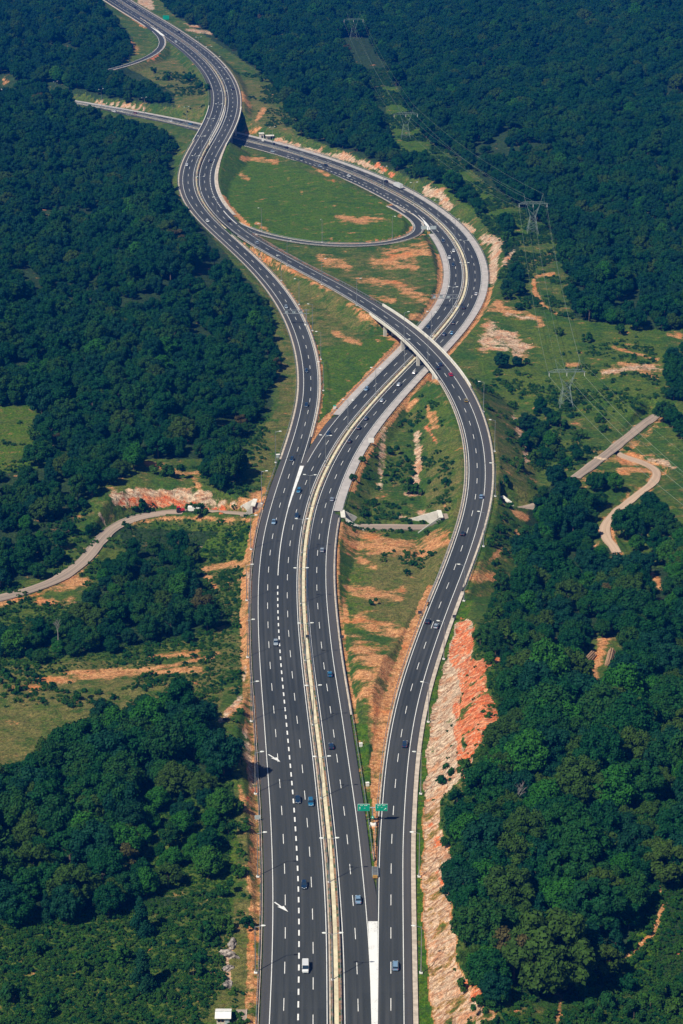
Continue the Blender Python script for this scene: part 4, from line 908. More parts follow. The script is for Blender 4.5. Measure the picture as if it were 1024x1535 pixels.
# low scrub and bramble: uncountable
def scrubset(step, dens_fn, smin, smax, seed):
    g = np.random.default_rng(seed); w_ = scatter(step, 470, 1900, .5, g); w_ = w_[far_from_roads(w_, -2.2)]
    z_ = tz(w_[:, 0], w_[:, 1]); a, b = proj(w_[:, 0], w_[:, 1], z_); ok = (a > -120) & (a < 1144) & (b > 60)
    w_, z_, a, b = w_[ok], z_[ok], a[ok], b[ok]
    d = dens_fn(w_[:, 0], w_[:, 1], a, b); ok = g.random(len(w_)) < d
    w_, z_ = w_[ok], z_[ok]; s = g.uniform(smin, smax, len(w_))
    return np.c_[w_, z_-.15], s, g
def mk(step, fn, smin, smax, seed):
    return scrubset(step, fn, smin, smax, seed)
def reg(a, b, pg): return poly_in(a, b, [tuple(float(c) for c in p.split(',')) for p in pg.split()])
def bareness(x, y):
    r = np.clip(np.searchsorted(yv, y)-1, 0, len(yv)-2); c = np.clip(np.searchsorted(uc, x/y)-1, 0, len(uc)-2)
    return np.maximum(MSK['dirt'][r, c], np.maximum(MSK['rock'][r, c], MSK['red'][r, c]))
def dens(x, y, a, b):
    d = np.full(len(x), .0); cl = fbm(x/18+7, y/18, 3)
    bram = reg(a, b, "-200,1375 240,1360 330,1330 352,1400 335,1480 300,1540 -200,1600"); d = np.where(bram, .85, d)
    br2 = reg(a, b, "960,1320 1200,1300 1200,1600 740,1600 840,1500 940,1440"); d = np.where(br2, .9, d)
    mid = reg(a, b, "330,1080 392,1010 388,1540 330,1540"); d = np.where(mid, (cl > .5)*.30, d)
    ctr = reg(a, b, "515,640 640,590 700,640 690,780 650,860 560,830 510,780"); d = np.where(ctr, (cl > .52)*.45+.04, d)
    rgt = reg(a, b, "700,560 980,500 1000,640 900,700 790,760 760,900 735,900 745,700"); d = np.where(rgt, (cl > .52)*.45+.03, d)
    edg = reg(a, b, "700,1540 690,1400 680,1240 700,1180 720,930 760,860 800,900 800,1540"); d = np.where(edg, .8, d)
    lft = reg(a, b, "280,690 400,600 400,1060 300,1060 -200,1060 -200,880 180,740"); d = np.where(lft, (cl > .50)*.5+.03, d)
    clr = reg(a, b, "-200,600 80,600 80,700 -200,740"); d = np.where(clr, (cl > .5)*.5, d)
    pwr = reg(a, b, "500,40 560,60 640,200 760,300 860,360 860,480 740,440 760,380 690,290 560,225 470,180"); d = np.where(pwr, (cl > .42)*.8, d)
    nth = reg(a, b, "200,90 260,60 330,110 330,190 262,170 230,120"); d = np.where(nth, (cl > .5)*.5, d)
    nt2 = reg(a, b, "340,90 420,110 470,200 400,190"); d = np.where(nt2, (cl > .5)*.5, d)
    return np.where(bareness(x, y) > .45, d*.04, d)
Q3, s3, g3 = mk(2.3, dens, .28, .78, 11)
def dens2(x, y, a, b):
    d = np.zeros(len(x))
    for pg, k_ in (("-200,1372 240,1358 330,1330 352,1400 335,1480 300,1545 -200,1600", .95), ("960,1315 1200,1300 1200,1600 740,1600 840,1495 940,1430", .95), ("200,1160 350,1160 345,1400 300,1440 200,1380", .85), ("690,1540 640,1180 720,930 760,860 800,900 800,1540", .6), ("180,770 390,780 380,1000 300,1060 180,1000", .4), ("-200,900 200,900 200,1010 -200,1010", .35)):
        d = np.where(reg(a, b, pg), k_, d)
    return np.where(bareness(x, y) > .4, d*.05, d)
Q4, s4, g4_ = mk(1.25, dens2, .17, .36, 12)
Q3 = np.vstack([Q3, Q4]); s3 = np.r_[s3, s4]
bi = np.r_[g3.integers(0, 4, len(Q3)-len(Q4)), np.where(g4_.random(len(Q4)) < .25, 0, np.where(g4_.random(len(Q4)) < .5, 1, 3))]; kb = sorted(b0)
sc_o = instancer('undergrowth', Q3, g3.uniform(0, 6.28, len(Q3)), np.stack([s3*1.2, s3*1.2, s3], 1), np.array([min(x, len(kb)-1) for x in bi]), [(b0[k],) for k in kb])
prop(sc_o, 'low bramble and scrub covering the open ground beside the woods and roads', 'undergrowth', kind='stuff')
print('TREES', nT, len(rest), 'SCRUB', len(Q3))
# bare trees
def bare_tree(px, py, h, label):
    p = ung(px, py); g = random.Random(int(px)); m = MB(); e = empty('bare_tree', p, 0, label, 'tree')
    def br(a, d, l, r, n):
        b = a+d*l; m.tube(a, b, r, r*.6, 5)
        if n:
            for _ in range(4):
                v_ = (d+Vector((g.uniform(-.7, .7), g.uniform(-.7, .7), g.uniform(-.05, .4)))).normalized(); br(a+d*l*g.uniform(.5, 1), v_, l*g.uniform(.5, .75), r*.5, n-1)
    t_ = MB().tube((0, 0, -.5), (0, 0, h*.35), .28, .2, 7); t_.build('trunk', MAT['bare_bark'], e)
    br(Vector((0, 0, h*.35)), Vector((0, 0, 1)), h*.32, .17, 3); m.build('branches', MAT['bare_bark'], e)
bare_tree(88, 972, 12, 'bare pale tree without leaves in front of the left thicket')
bare_tree(776, 1225, 12, 'bare grey tree rising from the wood right of the rock slope')
# loose rocks
def rock_mesh(seed, r=1.0):
    g = np.random.default_rng(seed); import bmesh
    bm = bmesh.new(); bmesh.ops.create_icosphere(bm, subdivisions=3, radius=r)
    for v_ in bm.verts:
        n = vnoise(np.array([v_.co.x*1.3+seed*3+20]), np.array([v_.co.y*1.3+v_.co.z*1.7+20]))[0]; n2 = vnoise(np.array([v_.co.x*3.1+seed*7+60]), np.array([v_.co.y*3.1+v_.co.z*2.7+60]))[0]; v_.co *= .45+.75*n+.5*n2
        v_.co.z *= .6
    me = bpy.data.meshes.new('rock'); bm.to_mesh(me); bm.free(); return me
RMS = []
for i, (a, b, s_, l) in enumerate([(349, 1415, 1.3, 'topmost pale boulder of the outcrop on the lower left bank'), (345, 1432, 1.5, 'largest pale boulder in the middle of the outcrop on the lower left bank'), (342, 1452, 1.1, 'grey boulder in the lower part of the outcrop on the left bank'), (340, 1476, 1.2, 'lowest pale boulder of the outcrop just above the white hut'), (898, 688, 1.3, 'pale boulder in front of the orange bank by the right dirt road'), (905, 690, 1.0, 'small pale boulder right of its larger neighbour by the dirt road')]):
    me = rock_mesh(i); me.materials.append(MAT['grey_rock' if i < 4 else 'cut_rock']); o = link('boulder', me); o.location = ung(a, b); o.scale = (s_*.9, s_*1.7, s_*1.2); o.rotation_euler = (0, 0, i); prop(o, l, 'boulder'); RMS.append(o)
g4 = np.random.default_rng(3); w_ = scatter(1.9, 470, 1500, .5, g4); bz = np.zeros(len(w_))
r = np.clip(np.searchsorted(yv, w_[:, 1])-1, 0, len(yv)-2); c = np.clip(np.searchsorted(uc, w_[:, 0]/w_[:, 1])-1, 0, len(uc)-2)
ok = (g4.random(len(w_)) < np.clip(MSK['rock'][r, c]-.3, 0, 1)*.45) & far_from_roads(w_, -2); w_ = w_[ok]; z_ = tz(w_[:, 0], w_[:, 1])
s_ = g4.uniform(.10, .42, len(w_))**1.2
ro = instancer('loose_rocks', np.c_[w_, z_], g4.uniform(0, 6.28, len(w_)), np.stack([s_, s_, s_], 1), g4.integers(0, 2, len(w_)), [(RMS[4],), (RMS[5],)])
prop(ro, 'loose pale stones scattered over the bare rocky banks', 'rocks', kind='stuff')
# ---------- built things ----------
def worldpart(mb, name, mat, root, smooth=False):
    o = mb.build(name, mat, root, smooth); o.matrix_parent_inverse = root.matrix_basis.inverted(); return o
def root_at(name, p, rz, label, cat, group=None):
    e = empty(name, p, rz, label, cat, group); return e
def wpart(mb, name, mat, root):
    """part given in world coordinates under a root that is not rotated"""
    l = root.location; mb.v = [(v[0]-l[0], v[1]-l[1], v[2]-l[2]) for v in mb.v]; return mb.build(name, mat, root)
def sweep(road, s0, s1, sec, step=4.0, slope=None):
    m = MB(); a = np.arange(s0, s1+.01, max(.5, (s1-s0)/max(1, round((s1-s0)/step)))); rings = []
    for s_ in a:
        rings.append([tuple(road.at(s_, off, z)) for off, z in sec(s_)] if callable(sec) else [tuple(road.at(s_, off, z)) for off, z in sec])
    m.loft(rings); return m
def bridge(road, s0, s1, oL, oR, piers, label, name='road_bridge', par=1.0, extL=10, extR=10, cols=None, depth=1.5):
    mid = road.at((s0+s1)/2); e = root_at(name, (mid[0], mid[1], mid[2]), 0, label, 'bridge')
    fL = f_of(road, oL); fR = f_of(road, oR); L_o = lambda s_: float(np.interp(s_, road.s, fL)); R_o = lambda s_: float(np.interp(s_, road.s, fR))
    wpart(sweep(road, s0-1, s1+1, lambda s_: [(L_o(s_)-.9, -.32), (R_o(s_)+.9, -.32), (R_o(s_)+.9, -.75), (R_o(s_)-1.2, -depth), (L_o(s_)+1.2, -depth), (L_o(s_)-.9, -.75)]), 'deck', MAT['bridge_concrete'], e)
    wpart(sweep(road, s0-extL, s1+extL, lambda s_: [(L_o(s_)-1.0, -.9), (L_o(s_)-1.0, .75), (L_o(s_)-.55, .75), (L_o(s_)-.55, -.9)]), 'parapet', MAT['parapet'], e)
    wpart(sweep(road, s0-extR, s1+extR, lambda s_: [(R_o(s_)+.5, -.9), (R_o(s_)+.5, par), (R_o(s_)+1.1, par), (R_o(s_)+1.1, -.9)]), 'parapet', MAT['parapet'], e)
    for s_ in piers:
        h = road.head(s_); zt_ = float(road.at(s_)[2])-depth
        m = MB(); c = road.at(s_, (L_o(s_)+R_o(s_))/2); m.box((c[0], c[1], zt_-.5), (abs(R_o(s_)-L_o(s_))-.6, 1.5, 1.0), h); cap = wpart(m, 'pier_cap', MAT['bridge_concrete'], e)
        for off in (L_o(s_)+1.4, (L_o(s_)+R_o(s_))/2, R_o(s_)-1.4):
            p = road.at(s_, off); g = float(tz(p[0], p[1])[0]); m = MB(); m.box((p[0], p[1], (zt_-1+g-.5)/2), (1.5, 1.3, zt_-1-g+.5), h); wpart(m, 'pier', MAT['bridge_concrete'], e)
    for s_ in (s0-1.5, s1+1.5):
        h = road.head(s_); c = road.at(s_, (L_o(s_)+R_o(s_))/2); m = MB(); m.box((c[0], c[1], c[2]-3.3), (abs(R_o(s_)-L_o(s_))+2.0, 2.4, 5.4), h); wpart(m, 'abutment', MAT['bridge_concrete'], e)
    return e
pr = [S_.near(un(*p, 8.0)[:2], -4.6) for p in ((574, 482), (596, 503), (620, 526), (640, 553))]
bridge(S_, brS0, brS1, -4.6, S_Rr, pr, 'curved grey concrete overpass with pale parapets crossing above the second motorway', extL=2, extR=16)
bridge(P_, vP0, vP1, -6.1, 4.6, list(np.linspace(vP0, vP1, 4)[1:3]), 'left twin viaduct carrying the far motorway over the lower motorway', name='viaduct', par=.8)
bridge(S_, vS0, vS1, -4.4, 5.9, list(np.linspace(vS0, vS1, 4)[1:3]), 'right twin viaduct carrying the far motorway with deep shade at its right side', name='viaduct', par=.8)

# guard rails
def rail(road, off, s0, s1, label, group='guard rails along the motorways', parts=0):
    fo_ = f_of(road, off); O = lambda s_: float(np.interp(s_, road.s, fo_)); a = road.at(s0, O(s0)); e = root_at('guard_rail', tuple(a), 0, label, 'guard rail', group)
    wpart(sweep(road, s0, s1, lambda s_: [(O(s_)-.07, .45), (O(s_)-.07, .80), (O(s_)+.07, .80), (O(s_)+.07, .45)], 5.0), 'rail', MAT['galvanised'], e)
    S = np.arange(s0, s1, 4.0); near_ = [s_ for s_ in S if 430 < road.at(s_)[1] < 760][:parts] if parts else []
    pm = MB().box((0, 0, .2), (.14, .22, .95)).mesh('post', MAT['galvanised'])
    for s_ in near_:
        o = link('post', pm, e); p = road.at(s_, O(s_)); o.location = (p[0]-a[0], p[1]-a[1], p[2]-a[2]); o.rotation_euler = (0, 0, road.head(s_))
    m = MB(); ns = set(near_)
    for s_ in S:
        if s_ in ns: continue
        p = road.at(s_, O(s_)); m.box((p[0], p[1], p[2]+.2), (.14, .22, .95), road.head(s_))
    if m.v: o = wpart(m, 'post', MAT['galvanised'], e); o['kind'] = 'stuff'
    return e
rail(P_, -7.3, 120, vP0-12, 'long grey guard rail along the left outer edge of the main carriageway', parts=100)
rail(Q_, 5.15, 120, sQ(505), 'grey guard rail on the left side of the median with the pale channel', parts=100)
rail(Q_, 7.55, 120, sQ(505), 'grey guard rail on the right side of the median with the pale channel', parts=100)
rail(Q_, 5.15, sQ(500), Q_.s[-1]-60, 'inner guard rail of the curved second motorway beyond the overpass')
rail(Q_, 7.55, sQ(500), Q_.s[-1]-60, 'outer median guard rail of the curved second motorway beyond the overpass')
rail(R_, 7.15, sR(1290), sR(775), 'grey guard rail on the right of the middle carriageway by the orange triangle')
rail(R_, 7.9, sR(762), sR(215), 'grey guard rail on the outer edge of the pale concrete shoulder')
rail(Q_, -7.7, sQ(625), sQ(352), 'grey guard rail on the inner pale concrete shoulder of the second motorway')
rail(S_, -5.2, sS(1290), brS0, 'grey guard rail on the left of the right hand ramp', parts=90)
rail(S_, -5.0, brS1, sS(345), 'grey guard rail on the left of the ramp before the overpass')
rail(S_, [(y, o+.6) for y, o in S_Rr if y > 340 and y < 900], sS(880), brS0, 'grey guard rail on the outer right curve of the ramp')
rail(S_, [(y, o+.6) for y, o in S_Rr if 340 < y < 600], brS1+16, sS(345), 'grey guard rail on the right of the ramp before the overpass')
rail(P_, 5.0, sP(655), sP(352), 'grey guard rail on the right of the left branch')
rail(P_, 4.75, sP(338), P_.s[-1]-60, 'left median guard rail of the far motorway')
rail(P_, 6.35, sP(338), P_.s[-1]-60, 'right median guard rail of the far motorway')
rail(P_, -7.3, vP1+12, sP(60), 'outer left guard rail of the far motorway beyond the viaduct')
rail(S_, 6.5, vS1+12, S_.s[-1]-60, 'outer right guard rail of the far motorway beyond the viaduct')
rail(L_, -3.4, 50, L_.s[-1]-60, 'guard rail on the grassy inner side of the loop slip road')
rail(L_, 3.3, 70, L_.s[-1]-70, 'guard rail on the outer side of the loop slip road')

# street lamps
LH = 14.5
lamp_pole = MB().tube((0, 0, -.2), (0, 0, LH), .17, .09, 7).tube((0, 0, 0), (0, 0, .9), .26, .22, 8).mesh('pole', MAT['galvanised'])
lamp_arm = MB().tube((0, 0, LH-.1), (1.9, 0, LH+.35), .08, .06, 5).mesh('arm', MAT['galvanised'])
lamp_head = MB().loft([[(1.7, -.18, LH+.28), (1.7, .18, LH+.28), (1.7, .18, LH+.46), (1.7, -.18, LH+.46)], [(2.2, -.26, LH+.28), (2.2, .26, LH+.28), (2.2, .2, LH+.55), (2.2, -.2, LH+.55)], [(2.9, -.15, LH+.36), (2.9, .15, LH+.36), (2.9, .1, LH+.5), (2.9, -.1, LH+.5)]]).mesh('lamp_head', MAT['lamp_lens'])
lamp_base = MB().box((0, 0, 0), (.9, .9, .35)).mesh('base', MAT['white_metal'])
def lamp(p, rz, label, group, double=False):
    e = root_at('street_lamp', tuple(p), rz, label, 'street lamp', group); link('pole', lamp_pole, e); link('base', lamp_base, e)
    for k in range(2 if double else 1):
        a = link('arm', lamp_arm, e); h = link('lamp_head', lamp_head, a)
        a.rotation_euler = (0, 0, math.pi*k)
def lamps(road, off, start, n, gap, side, label, group, double=False, stop=None):
    s_ = start
    for k in range(n):
        if s_ > road.s[-1]-50 or (stop and s_ > stop): break
        p = road.at(s_, off); 
        lamp((p[0], p[1], p[2]-.1), road.head(s_)+(math.pi if side < 0 else 0), label, group, double); s_ += gap
s0 = Q_.near(un(497.5, 1464)); s1_ = Q_.near(un(492.5, 1321.5)); s2_ = Q_.near(un(482, 1200)); GAP = (s2_-s0)/2
print('lamp gap', GAP)
lamps(Q_, 5.35, s0-GAP*2, 40, GAP, 1, 'double armed grey street lamp standing in the median of the motorway', 'lamps in the median', True, sQ(262))
lamps(P_, -8.0, P_.near(un(387.5, 1456.5))-GAP, 18, GAP, 1, 'single armed grey street lamp left of the main carriageway', 'lamps on the left edge', stop=sP(655))
lamps(S_, 8.3, S_.near(un(625, 1315))-2*GAP, 30, GAP, -1, 'single armed grey street lamp on the right edge of the right hand ramp', 'lamps on the right edge', stop=brS0-10)
lamps(P_, 6.2, sP(585), 12, GAP, -1, 'single armed street lamp between the left branch and the green field', 'lamps beside the left branch', stop=sP(360))
lamps(S_, -5.4, brS1+22, 9, GAP, 1, 'single armed street lamp left of the ramp leading to the overpass', 'lamps left of the overpass ramp', stop=sS(350))
lamps(S_, -4.9, brS0+22, 2, 46, 1, 'single armed street lamp standing at the parapet of the curved overpass', 'lamps on the overpass', stop=brS1)
lamps(P_, 5.6, sP(330), 16, GAP, 1, 'double armed street lamp in the narrow median of the far motorway', 'lamps on the far motorway', True, stop=sP(70))
lamps(L_, -5.2, 60, 5, GAP, 1, 'single armed street lamp inside the green loop', 'lamps of the loop')
lamps(Q_, 6.2, sQ(222), 10, GAP, 1, 'double armed street lamp on the lower motorway beside and beyond the viaducts', 'lamps on the lower motorway', True, stop=sQ(150))

# road signs
def board(root, name, cx, cz, w, h, mat, y=0.0, th=.12):
    return MB().box((cx, y, cz), (w, th, h)).build(name, MAT[mat], root)
def marks(root, rects, y=-.075):
    m = MB()
    for cx, cz, w, h in rects: m.quad((cx-w/2, y, cz-h/2), (cx+w/2, y, cz-h/2), (cx+w/2, y, cz+h/2), (cx-w/2, y, cz+h/2))
    return m.build('lettering', MAT['sign_white'], root)
p = ung(558.5, 1236); e = root_at('direction_sign', p, 0, 'two green direction boards on one mast in the grass wedge between the carriageways', 'road sign')
MB().tube((0, 0, 0), (0, 0, 6.0), .22, .18, 8).tube((-1.3, .12, 5.9), (1.3, .12, 5.9), .16, .16, 6).build('mast', MAT['galvanised'], e)
MB().box((0, -.4, .25), (2.2, 1.6, .7)).build('foundation', MAT['white_metal'], e)
for sx in (-1, 1):
    b = board(e, 'sign_board', sx*2.75, 5.95, 3.7, 2.35, 'sign_green')
    MB().box((sx*2.75, .02, 5.95), (3.8, .10, 2.45)).build('rim', MAT['sign_white'], b)
    x = sx*2.75
    r_ = [(x-.95, 6.72, .35, .16), (x-.50, 6.74, .30, .2), (x+.35, 6.72, .4, .16), (x+.85, 6.74, .45, .17)] if sx < 0 else [(x-1.0, 6.72, .5, .2), (x-.42, 6.7, .3, .16), (x+.5, 6.72, .4, .18), (x+1.0, 6.74, .3, .16)]
    m = marks(b, r_+([(x-1.2, 5.65, .12, .6), (x+.3, 5.75, .5, .09)] if sx < 0 else [(x-1.15, 6.05, .12, .5), (x+.1, 6.0, .6, .09)]))
    a = MB(); 
    if sx < 0: a.quad((x-1.45, -.078, 5.85), (x-.95, -.078, 5.85), (x-1.2, -.078, 6.25), (x-1.2, -.078, 6.25))
    else: a.quad((x+.7, -.078, 5.25), (x+.82, -.078, 5.2), (x+1.3, -.078, 5.6), (x+1.2, -.078, 5.7)); a.quad((x+1.05, -.078, 5.8), (x+1.4, -.078, 5.4), (x+1.45, -.078, 5.85), (x+1.45, -.078, 5.85))
    a.build('arrow', MAT['sign_white'], b)
MB().tube((0, -.30, 2.7), (0, -.24, 2.7), .55, .55, 12).build('round_sign', MAT['sign_green'], e); MB().tube((0, -.34, 2.7), (0, -.30, 2.7), .22, .22, 10).build('sign_disc', MAT['sign_white'], e)
MB().box((-.1, -.3, 1.5), (.75, .1, 1.1)).build('hazard_plate', MAT['yellow_paint'], e); MB().box((-.1, -.36, 1.5), (.75, .04, .25)).box((-.1, -.36, 1.95), (.75, .04, .12)).build('hazard_stripe', MAT['dark_box'], e)
# cantilever gantries
def cantilever(px, py, length, z, label, panels=0, rz=0.0):
    p = ung(px, py); e = root_at('sign_gantry', p, rz, label, 'gantry')
    MB().tube((0, 0, 0), (0, 0, z+1.4), .28, .24, 8).build('post', MAT['galvanised'], e); MB().box((0, 0, .2), (2.2, 2.0, .6)).build('foundation', MAT['white_metal'], e)
    m = MB()
    for zz in (z-.9, z+1.1): m.tube((1.6, 0, zz), (-length, 0, zz), .16, .16, 5)
    n = int(length/1.6)
    for k in range(n): m.tube((-k*1.6, 0, z-.9 if k % 2 else z+1.1), (-(k+1)*1.6, 0, z+1.1 if k % 2 else z-.9), .08, .08, 4)
    m.build('boom', MAT['galvanised'], e)
    for k in range(panels): board(e, 'signal_panel', -length+1.8+k*3.9, z, 1.7, 1.5, 'sign_grey', .25)
cantilever(459.5, 488, 12.5, 7.6, 'grey cantilever gantry reaching over the left branch', 3)
cantilever(685, 461, 14.5, 6.2, 'grey cantilever gantry reaching over the second motorway', 3)
p = ung(642.5, 351); e = root_at('direction_sign', p, 0, 'pair of grey sign boards on one mast at the tip of the loop slip road', 'road sign')
MB().tube((0, 0, 0), (0, 0, 4.6), .2, .18, 7).build('mast', MAT['galvanised'], e); MB().box((0, -.2, .6), (1.6, 1.2, 1.9)).build('crash_cushion', MAT['yellow_paint'], e)
for sx in (-1, 1): board(e, 'sign_board', sx*2.9, 4.2, 3.8, 2.2, 'sign_grey')
def small_sign(px, py, z, w, h, mat, label, posts=1, rz=0.0):
    p = ung(px, py); e = root_at('road_sign', p, rz, label, 'road sign'); m = MB()
    for k in range(posts): x = 0 if posts == 1 else (k-.5)*w*.6; m.tube((x, .1, 0), (x, .1, z+h/2), .06, .06, 6)
    m.build('post', MAT['galvanised'], e); board(e, 'sign_plate', 0, z, w, h, mat, 0, .06); board(e, 'frame', 0, z, w+.12, .12, 'galvanised', .06, .05)
small_sign(556.5, 668, 2.6, 2.6, 2.4, 'white_metal', 'large pale sign board on the pale shoulder of the middle carriageway', 2)
small_sign(512.5, 961, 1.7, 1.5, 1.3, 'dark_box', 'dark square sign back at the right edge of the middle carriageway')
small_sign(461, 960, 1.7, 1.3, 1.2, 'dark_box', 'dark square sign back standing in the median')
small_sign(629.5, 924, 1.7, 1.4, 1.3, 'dark_box', 'dark square sign back on the orange bank left of the ramp')
small_sign(681, 930, 1.7, 1.4, 1.2, 'dark_box', 'dark square sign back right of the ramp above the rock slope')
small_sign(386.5, 1232, 1.6, 1.9, 1.5, 'sign_grey', 'grey sign back in the green strip left of the main carriageway', 2)
small_sign(249, 31, 3.0, 6.0, 4.0, 'sign_green', 'green sign board beside the far motorway at the top', 2)
small_sign(681, 552, 1.6, 1.2, 1.0, 'sign_green', 'tiny green plate at the end of the overpass parapet')
small_sign(394, 213, 1.6, 1.6, 2.0, 'white_metal', 'white sign beside the lower motorway below the far huts')
def cabinet(px, py, w, h, mat, label, top='white_metal'):
    p = ung(px, py); e = root_at('equipment_box', p, .2, label, 'box'); MB().box((0, 0, h/2-.1), (w, w*.7, h)).build('housing', MAT[mat], e); MB().box((0, 0, h), (w+.2, w*.7+.2, .12), 0, .9).build('lid', MAT[top], e)
cabinet(417, 686, 1.5, 1.6, 'sign_grey', 'pale equipment box on the bank left of the merging carriageways'); cabinet(502, 613, 1.3, 1.8, 'white_metal', 'small white equipment box on the green field beside the pale shoulder', 'sign_green')
cabinet(541, 1119, 1.0, 1.3, 'white_metal', 'upper of two small white boxes in the grass wedge'); cabinet(551, 1178, 1.0, 1.2, 'white_metal', 'lower of two small white boxes in the grass wedge, just above the green boards')
# crash cushion
p = un(562.5, 1316, .12); e = root_at('crash_cushion', p, 0, 'blue grey slatted crash cushion with a yellow end at the carriageway fork', 'crash cushion')
for k in range(6): MB().box((0, .7+k*.85, .5), (1.75, .22, .85)).build('slat', MAT['galvanised'], e)
for sx in (-1, 1): MB().box((sx*.85, 2.9, .55), (.12, 5.4, .5)).build('side_panel', MAT['sign_grey'], e)
MB().box((0, 0, .45), (1.5, .5, .8), 0, .85).build('nose', MAT['yellow_paint'], e)
# hut
p = ung(335, 1531); e = root_at('hut', p, 0, 'small hut with a white pitched roof and dark windows at the bottom left', 'hut')
MB().box((0, 0, 1.1), (3.4, 3.2, 2.6)).build('wall', MAT['cream_wall'], e)
r_ = MB(); hw = 2.15; r_.loft([[(-hw, -2.2, 2.35), (-hw, 0, 3.0), (-hw, 2.2, 2.5), (-hw, 2.2, 2.36), (-hw, 0, 2.86), (-hw, -2.2, 2.2)], [(hw, -2.2, 2.35), (hw, 0, 3.0), (hw, 2.2, 2.5), (hw, 2.2, 2.36), (hw, 0, 2.86), (hw, -2.2, 2.2)]]).build('roof', MAT['white_metal'], e)
MB().box((0, 0, 3.03), (4.3, .14, .06)).build('ridge', MAT['sign_grey'], e)
for x in (-1.05, -.15):
    f_ = MB().box((x, -1.63, 1.35), (.8, .06, 1.0)).build('window', MAT['brown_wood'], e); MB().box((x, -1.675, 1.35), (.55, .04, .7)).build('pane', MAT['dark_glass'], f_)
    MB().box((x, -1.63, .35), (.8, .06, .5)).build('vent', MAT['channel'], e)
dr = MB().box((1.05, -1.63, 1.0), (.95, .06, 2.0)).build('door', MAT['sign_grey'], e); MB().box((.72, -1.68, 1.0), (.05, .05, .2)).build('handle', MAT['dark_box'], dr)
p = ung(361, 1524); sl = MB().box((0, 0, .05), (2.9, 6.2, .3)).build('concrete_slab', MAT['old_asphalt']); sl.location = p; prop(sl, 'bare grey concrete slab lying right of the white roofed hut', 'slab')
MB().box((1.5, 0, .08), (.16, 6.4, .34)).build('kerb', MAT['gutter'], sl)
p = ung(392, 207); e = root_at('booth', p, .1, 'small pale square booth left of the flat roofed shelter by the lower motorway', 'hut'); MB().box((0, 0, 1.8), (3.4, 3.4, 3.6)).build('wall', MAT['cream_wall'], e); MB().box((0, 0, 3.7), (4.0, 4.0, .3)).build('roof', MAT['parapet'], e); MB().box((.4, -1.73, 1.2), (1.2, .06, 2.2)).build('door', MAT['dark_box'], e)
p = ung(404.5, 209); e = root_at('shelter', p, .1, 'flat roofed open shelter right of the pale booth by the lower motorway', 'shelter'); MB().box((0, 0, 3.0), (6.4, 4, .3)).build('roof', MAT['parapet'], e); MB().box((-1.0, .6, 1.3), (3.6, 2.2, 3.0)).build('wall', MAT['cream_wall'], e)
for x in (-2.8, 2.8):
    for y in (-1.6, 1.6): MB().box((x, y, 1.5), (.3, .3, 3.2)).build('post', MAT['dark_box'], e)

# underpass portals
def portal(k, end, label, wn=11.0, wf=11.0, tilt=0.0):
    rd = R[k]; i = -1 if end else 0; p = rd.p[i]; t_ = rd.t[i]*(1 if end else -1); h = math.atan2(t_[1], t_[0])   # x axis points into the tunnel
    e = root_at('underpass', (p[0], p[1], p[2]-.1), h, label, 'underpass'); Hh = 5.7
    MB().box((0, 3.5, Hh/2), (.7, 1.0, Hh)).box((0, -3.5, Hh/2), (.7, 1.0, Hh)).box((0, 0, Hh-.45), (.7, 6, .9)).build('portal_wall', MAT['bridge_concrete'], e)
    m = MB(); m.quad((.2, -3, 0), (4, -3, 0), (4, -3, Hh-.9), (.2, -3, Hh-.9)); m.quad((.2, 3, 0), (4, 3, 0), (4, 3, Hh-.9), (.2, 3, Hh-.9)); m.quad((4, -3, 0), (4, 3, 0), (4, 3, Hh-.9), (4, -3, Hh-.9)); m.quad((.2, -3, Hh-.9), (4, -3, Hh-.9), (4, 3, Hh-.9), (.2, 3, Hh-.9)); m.build('passage', MAT['old_asphalt'], e)
    MB().box((.6, 0, Hh+.1), (1.9, 8.4, .4)).build('coping', MAT['parapet'], e)
    for sy, ln in ((-1, wn), (1, wf)):
        a = .38*sy; dx, dy = -math.cos(a), math.sin(a)*1.0; x0, y0 = -.2, sy*3.6; x1_, y1_ = x0+dx*ln, y0+dy*ln; ox, oy = 0, sy*.45
        MB().loft([[(x0, y0, -.6), (x0+ox, y0+oy, -.6), (x0+ox, y0+oy, Hh+.1), (x0, y0, Hh+.1)], [(x1_, y1_, -.6), (x1_+ox, y1_+oy, -.6), (x1_+ox, y1_+oy, .7), (x1_, y1_, .7)]]).build('wing_wall', MAT['bridge_concrete'], e)
portal('U1', True, 'concrete underpass mouth where the left country road meets the motorway', 4, 8); portal('U2', False, 'concrete underpass mouth with a wing wall beside the middle carriageway', 8, 9)
portal('U2', True, 'concrete underpass mouth with a long pale wing wall under the ramp', 10, 12); portal('U3', False, 'dark concrete underpass mouth on the outer side of the ramp embankment', 2.5, 3.5)

